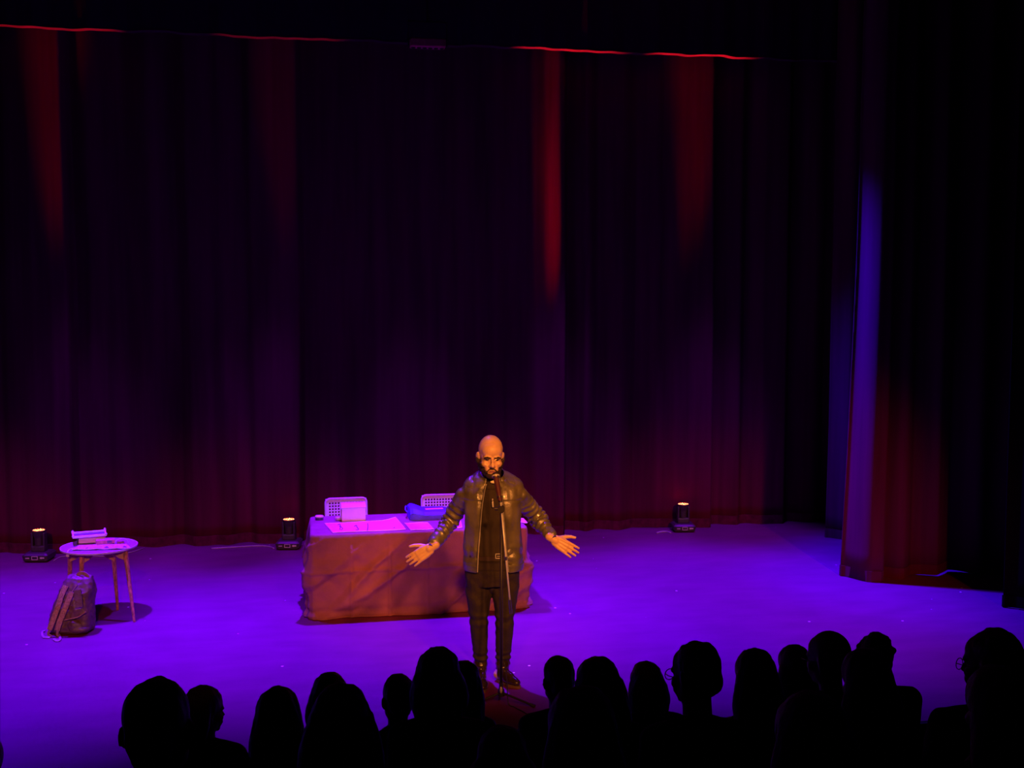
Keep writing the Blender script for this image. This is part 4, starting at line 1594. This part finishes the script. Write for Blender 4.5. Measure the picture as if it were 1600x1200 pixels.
# --- boots
def boot(hl, to, an, name):
    d = (to - hl)
    L = d.length
    a = math.atan2(d.y, d.x)
    T = Matrix.Translation(hl) @ Matrix.Rotation(a, 4, 'Z')
    bm = bmesh.new()
    e = lambda c, r, rot=None: ell(bm, c, r, rot, 18, T)
    anl = T.inverted() @ an
    chain(bm, [T @ Vector((anl.x, anl.y, max(0.15, anl.z - 0.01))), T @ Vector((0.055, 0, 0.1)), T @ Vector((0.045, 0, 0.055))], [0.049, 0.047, 0.04])
    e((0.045, 0, 0.05), (0.046, 0.036, 0.05))
    e((0.11, 0, 0.055), (0.075, 0.038, 0.043), (0, R(18), 0))
    e((L - 0.095, 0, 0.036), (0.085, 0.043, 0.036))
    e((L - 0.05, 0, 0.032), (0.048, 0.036, 0.027))
    me = fuse(bm, 0.006, 2)
    Q = coords(me)
    Q[:, 2] = np.maximum(Q[:, 2], 0.014)
    set_coords(me, Q)
    displace(me, lambda Q: 0.003 * np.sin(Q[:, 2] * 110 + vnoise(Q * 20) * 2) * np.exp(-((Q[:, 2] - 0.12) / 0.04) ** 2))
    b = link(name, me, M['boot'], man)
    bm = bmesh.new()
    out = []
    for k in range(32):
        t = 2 * PI * k / 32
        x = L / 2 + (L / 2 + 0.004) * math.cos(t)
        wd = float(np.interp(x, [0, 0.05, 0.13, L - 0.09, L], [0.034, 0.038, 0.033, 0.047, 0.03]))
        y = wd * math.copysign(abs(math.sin(t)) ** 0.6, math.sin(t))
        out.append((x, y))
    loft(bm, [[T @ Vector((x, y, z)) for x, y in out] for z in (0.0, 0.017)])
    obj('sole', bm, M['sole'], b)['label'] = 'paler welted sole'


boot(*footL, anL, 'boot')
boot(*footR, anR, 'boot')

# --- wrist things
def wrist_band(a, b, t, r, w, m, name, th=0.004):
    p = a.lerp(b, t)
    ax = (b - a).normalized()
    q = ax.to_track_quat('Z', 'Y').to_matrix().to_4x4()
    T = Matrix.Translation(p) @ q
    bm = bmesh.new()
    loft(bm, [[T @ Vector((rr * math.cos(2 * PI * k / 24), rr * math.sin(2 * PI * k / 24), z)) for k in range(24)] for z, rr in ((-w / 2, r), (-w / 2, r + th), (w / 2, r + th), (w / 2, r))], caps=False)
    return obj(name, bm, m, man)


wrist_band(elL, wrL, 1.0, 0.0295, 0.012, M['strap_dark'], 'bracelet')
wrist_band(elL, wrL, 0.90, 0.032, 0.030, M['watch'], 'wristwatch')
wrist_band(elR, wrR, 1.0, 0.0295, 0.013, M['strap_dark'], 'bracelet')

# ================================================================ microphone stand
SB = at_z(783, 1099, 0)
st = thing('microphone_stand', 'black tripod microphone stand with chrome boom before the performer', 'microphone stand', SB, -YAW)
sl = IR @ (Vector((0, 0, CAMH)) - SB)


def SP(px, py, yl=0.0):
    d = IR @ ray(px, py)
    return sl + d * ((yl - sl.y) / d.y)


piv = SP(783.5, 797, 0.0)
bm = bmesh.new()
cyl(bm, (0, 0, 0.09), (piv.x, piv.y, piv.z), 0.0095, seg=12)
obj('pole', bm, M['stand_black'], st, smooth=True)
bm = bmesh.new()
cyl(bm, (0, 0, 0.055), (0, 0, 0.10), 0.026, 0.022, 16)
cyl(bm, (0, 0, 0.10), (0, 0, 0.15), 0.016, 0.013, 14)
obj('leg_hub', bm, M['stand_black'], st)
bm = bmesh.new()
ell(bm, (0, -0.027, 0.105), (0.010, 0.008, 0.024), seg=12)
obj('clamp_knob', bm, M['chrome'], st, smooth=True)
for (fx, fy) in ((734, 1103), (836, 1103.5), (784, 1060)):
    f = IR @ (at_z(fx, fy, 0.008) - SB)
    if fx == 784:
        f = Vector((0.0, 0.30, 0.008))
    bm = bmesh.new()
    cyl(bm, (f.x * 0.06, f.y * 0.06, 0.075), f, 0.0075, 0.0075, 10)
    lg = obj('leg', bm, M['stand_black'], st)
    bm = bmesh.new()
    cyl(bm, f.lerp(Vector((0, 0, 0.075)), 0.14), f, 0.0115, 0.012, 10)
    obj('rubber_foot', bm, M['cable'], lg)
tail, topb = SP(798.5, 959, -0.02), SP(782.5, 785, -0.028)
bm = bmesh.new()
cyl(bm, tail, topb, 0.0062, seg=12)
bo = obj('boom', bm, M['chrome'], st, smooth=True)
bo['label'] = 'chrome boom tube folded down'
bm = bmesh.new()
dv = (topb - tail).normalized()
cyl(bm, tail, tail + dv * 0.10, 0.0095, seg=12)
obj('boom_end_cap', bm, M['grey_metal'], bo)
bm = bmesh.new()
mid = tail.lerp(topb, 0.5)
cyl(bm, mid - dv * 0.012, mid + dv * 0.012, 0.0085, seg=12)
obj('boom_ring', bm, M['grey_metal'], bo)
bm = bmesh.new()
pc_ = SP(783.2, 795, -0.014)
cyl(bm, pc_ + Vector((0, 0.022, 0)), pc_ + Vector((0, -0.028, 0)), 0.024, seg=18)
cyl(bm, pc_ + Vector((-0.045, 0, 0)), pc_ + Vector((0.0, 0, 0)), 0.010, 0.012, 10)
obj('boom_clutch', bm, M['stand_black'], st)
bm = bmesh.new()
m_lo, m_hi = SP(781.5, 783, -0.03), SP(775.3, 748, 0.06)
md = (m_hi - m_lo).normalized()
cyl(bm, topb, m_lo + md * 0.035, 0.011, 0.018, 14)
obj('mic_clip', bm, M['stand_black'], st)
mic = thing('microphone', 'dark hand microphone clipped to the stand at the performer’s chin', 'microphone', SB, -YAW)
bm = bmesh.new()
cyl(bm, m_lo - md * 0.0, m_hi, 0.0135, 0.020, 18)
obj('handle', bm, M['mic_body'], mic, smooth=False)
bm = bmesh.new()
T = Matrix.Translation(m_hi + md * 0.022) @ md.to_track_quat('Z', 'Y').to_matrix().to_4x4()
ell(bm, (0, 0, 0), (0.0255, 0.0255, 0.029), None, 20, T)
gr = obj('grille', bm, M['mic_grille'], mic, smooth=True)
bm = bmesh.new()
cyl(bm, m_hi + md * 0.014, m_hi + md * 0.024, 0.027, 0.027, 20)
obj('grille_band', bm, M['chrome'], mic)
cable('microphone_cable', [SB + (IR.inverted() @ Vector(p_)) for p_ in ((0.022, -0.016, 0.30), (0.042, -0.03, 0.16), (0.05, -0.05, 0.02), (0.10, -0.10, 0.007), (0.2, -0.3, 0.007), (0.15, -0.7, 0.007), (0.3, -1.3, 0.007))], 0.004, M['cable'],
      'black microphone cable trailing over the floor from the stand')

# ================================================================ AUDIENCE
ROWY = (5.5, 4.6, 3.75, 2.8)
ROWF = (-0.42, -0.10, 0.15, 0.45)
for k in (1, 2, 3):
    y1 = ROWY[k] + 0.57
    slab('seating_tier', (1.5, y1 / 2 - 1.6, (ROWF[k] - 0.42) / 2 + 0.0005 * k), (17.9, y1 + 3.0, ROWF[k] + 0.42), M['tier'])


def hair_parts(style, T):
    bm = bmesh.new()
    e = lambda c, r, rot=None, seg=18: ell(bm, c, r, rot, seg, T)
    if style in ('short', 'curly', 'long', 'bob', 'bun', 'thin', 'wide'):
        g_ = {'short': 0.008, 'curly': 0.022, 'long': 0.018, 'bob': 0.020, 'bun': 0.012, 'thin': 0.004, 'wide': 0.028}[style]
        e((0, 0.026, 0.053), (0.0775 + g_, 0.092 + g_, 0.086 + g_), None, 24)
        e((0, 0.052, 0.0), (0.064 + g_, 0.066 + g_, 0.075))
        if style == 'curly':
            for k in range(60):
                a, b = rng.random() * 2 * PI, rng.random() * 1.5
                e((0.098 * math.cos(a) * math.cos(b), 0.03 + 0.112 * math.sin(a) * math.cos(b), 0.05 + 0.108 * math.sin(b)), (0.019, 0.019, 0.017), None, 8)
        if style in ('long', 'bob', 'wide'):
            L_ = {'long': 0.30, 'bob': 0.16, 'wide': 0.30}[style]
            rings = []
            wd = {'long': 1.0, 'bob': 1.02, 'wide': 1.22}[style]
            for t in np.linspace(0, 1, 8):
                z = 0.06 - t * (L_ + 0.03)
                a = (0.094 + 0.034 * math.sin(min(1, t * 1.3) * PI * 0.7)) * wd * (1 - 0.15 * max(0, t - 0.8) / 0.2)
                b = 0.082 + 0.015 * t
                rings.append([T @ Vector((a * math.cos(q), 0.045 + 0.03 * t + b * math.sin(q) * (1.0 if math.sin(q) > 0 else 0.55), z)) for q in np.linspace(0, 2 * PI, 24, endpoint=False)])
            loft(bm, rings)
        if style == 'bun':
            e((0.02, 0.105, 0.075), 0.042)
    return bm


def audience(row, px, pyt, hair, label, turn=0.0, bodyturn=0.0, hm='a_hair', cloth='a_cloth', skinm='a_skin', glasses=False, tilt=0.0, lean=0.0, wide=0.88, hs=1.0):
    d_ = ray(px, pyt)
    topw = at_d(px, pyt, ROWY[row] / d_.y)
    floor_z = ROWF[row]
    hgt = {'long': 0.022, 'bob': 0.022, 'curly': 0.026, 'short': 0.010, 'bun': 0.014, 'thin': 0.004, 'wide': 0.03}.get(hair, 0.0)
    s = max(0.96, min(1.06, (topw.z - floor_z) / (1.372 + hgt)))
    face = PI - R(2)      # turned to face the stage (+y)
    t = thing('person', label, 'person', (topw.x, topw.y, floor_z), face + bodyturn, 'seated spectators')
    t.scale = (s, s, s)
    dz = (topw.z - floor_z) / s - 1.372 - hgt
    hc = Vector((lean, -0.01, 1.237 + dz))
    T = Matrix.Translation(hc) @ Euler((R(6), tilt, turn)).to_matrix().to_4x4() @ Matrix.Diagonal((hs, hs, hs, 1))
    nb = Vector((0, 0.03, 1.07 + dz * 0.8))
    J = lambda x, y, z: Vector((x, y, z))
    ws = 0.185 * wide
    zsx = 1.015 + dz * 0.7
    bm = bmesh.new()
    head_parts(bm, T, fine=False)
    chain(bm, [J(0, 0.04, zsx), nb, hc + Vector((0, 0.015, -0.03))], [0.07, 0.056, 0.054], 12)
    for c_, r_ in ((J(0, 0.02, 0.92), (0.15, 0.095, 0.16)), (J(0, 0.02, 0.72), (0.14, 0.1, 0.16)), (J(0, 0, 0.54), (0.15 * min(1, wide / 0.85), 0.12, 0.1))):
        ell(bm, c_, r_, seg=16)
    for sx in (-1, 1):
        shd, el, wr = J(sx * ws, 0.03, zsx), J(sx * (ws + 0.012), 0.0, 0.74), J(sx * 0.10, -0.26, 0.665)
        chain(bm, [J(0, 0.03, zsx), shd, el, wr], [0.06, 0.05, 0.04, 0.027], 12)
        build_hand(bm, wr, (-sx * 0.25, -1, -0.2), (-sx * 1, 0, 0.15), sx, 1.0, 0.5)
        chain(bm, [J(sx * 0.09 * min(1, wide / 0.85), 0, 0.53), J(sx * 0.11 * min(1, wide / 0.85), -0.40, 0.53), J(sx * 0.11, -0.35, 0.1), J(sx * 0.12, -0.44, 0.045)], [0.08, 0.055, 0.038, 0.032], 12)
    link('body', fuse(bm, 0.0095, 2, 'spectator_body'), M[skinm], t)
    bm = bmesh.new()
    ell(bm, J(0, 0.02, 0.93 + dz * 0.5), (0.185 * wide, 0.118, 0.16), seg=20)
    ell(bm, J(0, 0.02, 0.74), (0.17 * wide, 0.125, 0.2), seg=20)
    ell(bm, J(0, 0.01, 0.56), (0.175 * wide, 0.14, 0.1), seg=20)
    chain(bm, [J(0, 0.04, zsx + 0.012), J(0, 0.04, zsx + 0.05)], [0.075, 0.062], 14)
    for sx in (-1, 1):
        shd, el, wr = J(sx * ws, 0.03, zsx), J(sx * (ws + 0.012), 0.0, 0.74), J(sx * 0.10, -0.26, 0.665)
        chain(bm, [J(sx * 0.03, 0.04, zsx + 0.035), shd, shd.lerp(el, 0.5), el, el.lerp(wr, 0.9)], [0.062, 0.072 * wide, 0.066 * wide, 0.058 * wide, 0.042], 14)
    me = fuse(bm, 0.011, 3, 'spectator_top')
    displace(me, lambda Q: 0.006 * vnoise(Q * 9 + px) + 0.003 * vnoise(Q * 25))
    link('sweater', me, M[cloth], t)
    bm = bmesh.new()
    for sx in (-1, 1):
        chain(bm, [J(sx * 0.09 * min(1, wide / 0.85), 0, 0.53), J(sx * 0.11 * min(1, wide / 0.85), -0.40, 0.53), J(sx * 0.11, -0.35, 0.12)], [0.098 * min(1, wide / 0.85), 0.072, 0.056], 12)
    ell(bm, J(0, 0.01, 0.53), (0.17 * min(1, wide / 0.85), 0.13, 0.09))
    link('trousers', fuse(bm, 0.014, 2, 'spectator_trousers'), M['a_trousers'], t)
    for sx in (-1, 1):
        bm = bmesh.new()
        ell(bm, J(sx * 0.12, -0.40, 0.055), (0.045, 0.12, 0.05))
        ell(bm, J(sx * 0.115, -0.34, 0.075), (0.045, 0.05, 0.07))
        obj('shoe', bm, M['a_trousers'], t, smooth=True)
    if hair != 'none':
        hb = hair_parts(hair, T)
        me = fuse(hb, 0.0085, 3, 'hair')
        # keep the face clear
        Ti = np.array(T.inverted())

        def hair_fold(Q):
            L_ = Q @ Ti[:3, :3].T + Ti[:3, 3]
            return 0.005 * vnoise(Q * [40, 40, 9] + px) + 0.003 * vnoise(Q * [70, 70, 20])
        displace(me, hair_fold)
        link('hair', me, M[hm], t)
    if glasses:
        gl = bmesh.new()
        for sx in (-1, 1):
            tube(gl, [T @ Vector((sx * 0.032 + 0.026 * math.cos(a), -0.107, -0.002 + 0.021 * math.sin(a))) for a in np.linspace(0, 2 * PI, 17)], 0.002, 5, False)
            tube(gl, [T @ Vector(p_) for p_ in ((sx * 0.058, -0.105, 0.006), (sx * 0.078, -0.07, 0.008), (sx * 0.081, 0.01, 0.006))], 0.002, 5)
        tube(gl, [T @ Vector(p_) for p_ in ((-0.006, -0.107, 0.004), (0, -0.112, 0.007), (0.006, -0.107, 0.004))], 0.002, 5)
        obj('glasses', gl, M['glass'], t)
    return t


A = audience
A(0, 320, 1069, 'bob', 'seated spectator in plum top turned in profile beside the largest near silhouette', turn=R(-42), hs=0.93, bodyturn=R(-12), hm='a_hair_brown', cloth='a_cloth_plum')
A(0, 515, 1052, 'bob', 'seated spectator whose head just tops the broad near silhouette in front', wide=0.66)
A(0, 621, 1054, 'short', 'seated dark-clothed spectator immediately left of the tallest silhouette before the performer', turn=R(14), wide=0.66)
A(0, 725, 1026, 'long', 'seated spectator half hidden between the tallest silhouette and the performer’s boots', hm='a_hair_brown', hs=0.86, wide=0.66)
A(0, 872, 1025, 'short', 'seated spectator in dark clothes just right of the microphone stand foot', turn=R(12))
A(0, 1010, 1032, 'bob', 'seated dark-clothed spectator directly left of the upright one in glasses', hs=0.95)
A(0, 1242, 1007, 'bob', 'seated spectator wedged against the left side of the plum-clothed glasses wearer', hs=0.97)
A(0, 1370, 991, 'curly', 'seated spectator mostly hidden behind another, glasses and one ear showing past the head', turn=R(-20), glasses=True, wide=1.05)
A(1, 434, 1073, 'long', 'seated dark-clothed spectator between the profile figure and the broad double silhouette')
A(1, 684, 1012, 'bob', 'tallest seated silhouette, dark clothes, just left of the performer’s boots')
A(1, 934, 1024, 'wide', 'seated spectator with broad silhouette, second right of the microphone stand foot', hs=0.95)
A(1, 1180, 1013, 'long', 'seated spectator in dark clothes right of the upright one in glasses', wide=0.66)
A(1, 1297, 989, 'none', 'seated spectator in plum top and glasses looking left, behind a low near one', turn=R(30), glasses=True, cloth='a_cloth_plum', wide=0.66, hs=1.05)
A(2, 532, 1069, 'wide', 'broad near silhouette of a seated spectator hiding the one behind it', wide=0.78)
A(2, 784, 1132, 'bob', 'spectator slumped low in the seat in front of the microphone stand foot', hs=0.95, wide=0.8)
A(2, 1088, 1001, 'thin', 'upright seated spectator in glasses looking left, neck clear of the collar', turn=R(28), glasses=True, hs=0.95)
A(2, 1354, 1013, 'long', 'seated dark-clothed spectator hiding most of a glasses wearer behind')
A(2, 1553, 988, 'thin', 'broad-shouldered seated spectator in glasses looking left at the far end of the seats', turn=R(32), glasses=True, hm='a_hair_brown', hs=1.08, wide=1.12)
A(3, 246, 1063, 'thin', 'nearest and largest seated silhouette, one ear standing out, below the round table', wide=0.8, turn=R(-6), hs=1.02)
A(3, -60, 1128, 'long', 'seated spectator almost wholly cut off by the left picture edge')
A(3, 908, 1073, 'long', 'near spectator seated low in front of the broad silhouette by the stand foot')
A(3, 1268, 1083, 'wide', 'near spectator seated low in front of the plum-clothed glasses wearer', hm='a_hair_brown')
A(3, 1562, 1040, 'long', 'near dark-clothed spectator covering the shoulder of the broad-shouldered glasses wearer', hm='a_hair_brown')

for k, lab in enumerate(('dark upholstered bench of the front row, hidden behind the audience', 'dark upholstered bench of the second row, hidden behind the audience',
                         'dark upholstered bench of the third row, hidden behind the audience', 'dark upholstered bench of the nearest row, hidden beneath its spectators')):
    b_ = thing('theatre_bench', lab, 'bench', (1.2, ROWY[k], ROWF[k]))
    LB = 9.0
    bm = bmesh.new()
    box(bm, (0, 0.08, 0.36), (LB, 0.34, 0.08), bevel=0.02)
    obj('seat', bm, M['seat_fabric'], b_)
    bm = bmesh.new()
    box(bm, (0, -0.275, 0.60), (LB, 0.06, 0.44), rot=(R(6), 0, 0), bevel=0.025)
    obj('backrest', bm, M['seat_fabric'], b_)
    for q_ in range(6):
        bm = bmesh.new()
        x_ = -LB / 2 + 0.3 + q_ * (LB - 0.6) / 5
        box(bm, (x_, 0.12, 0.165), (0.05, 0.30, 0.33))
        box(bm, (x_, -0.10, 0.355), (0.05, 0.30, 0.03))
        obj('leg', bm, M['seat_metal'], b_)
bpy.data.scenes.remove(WS)
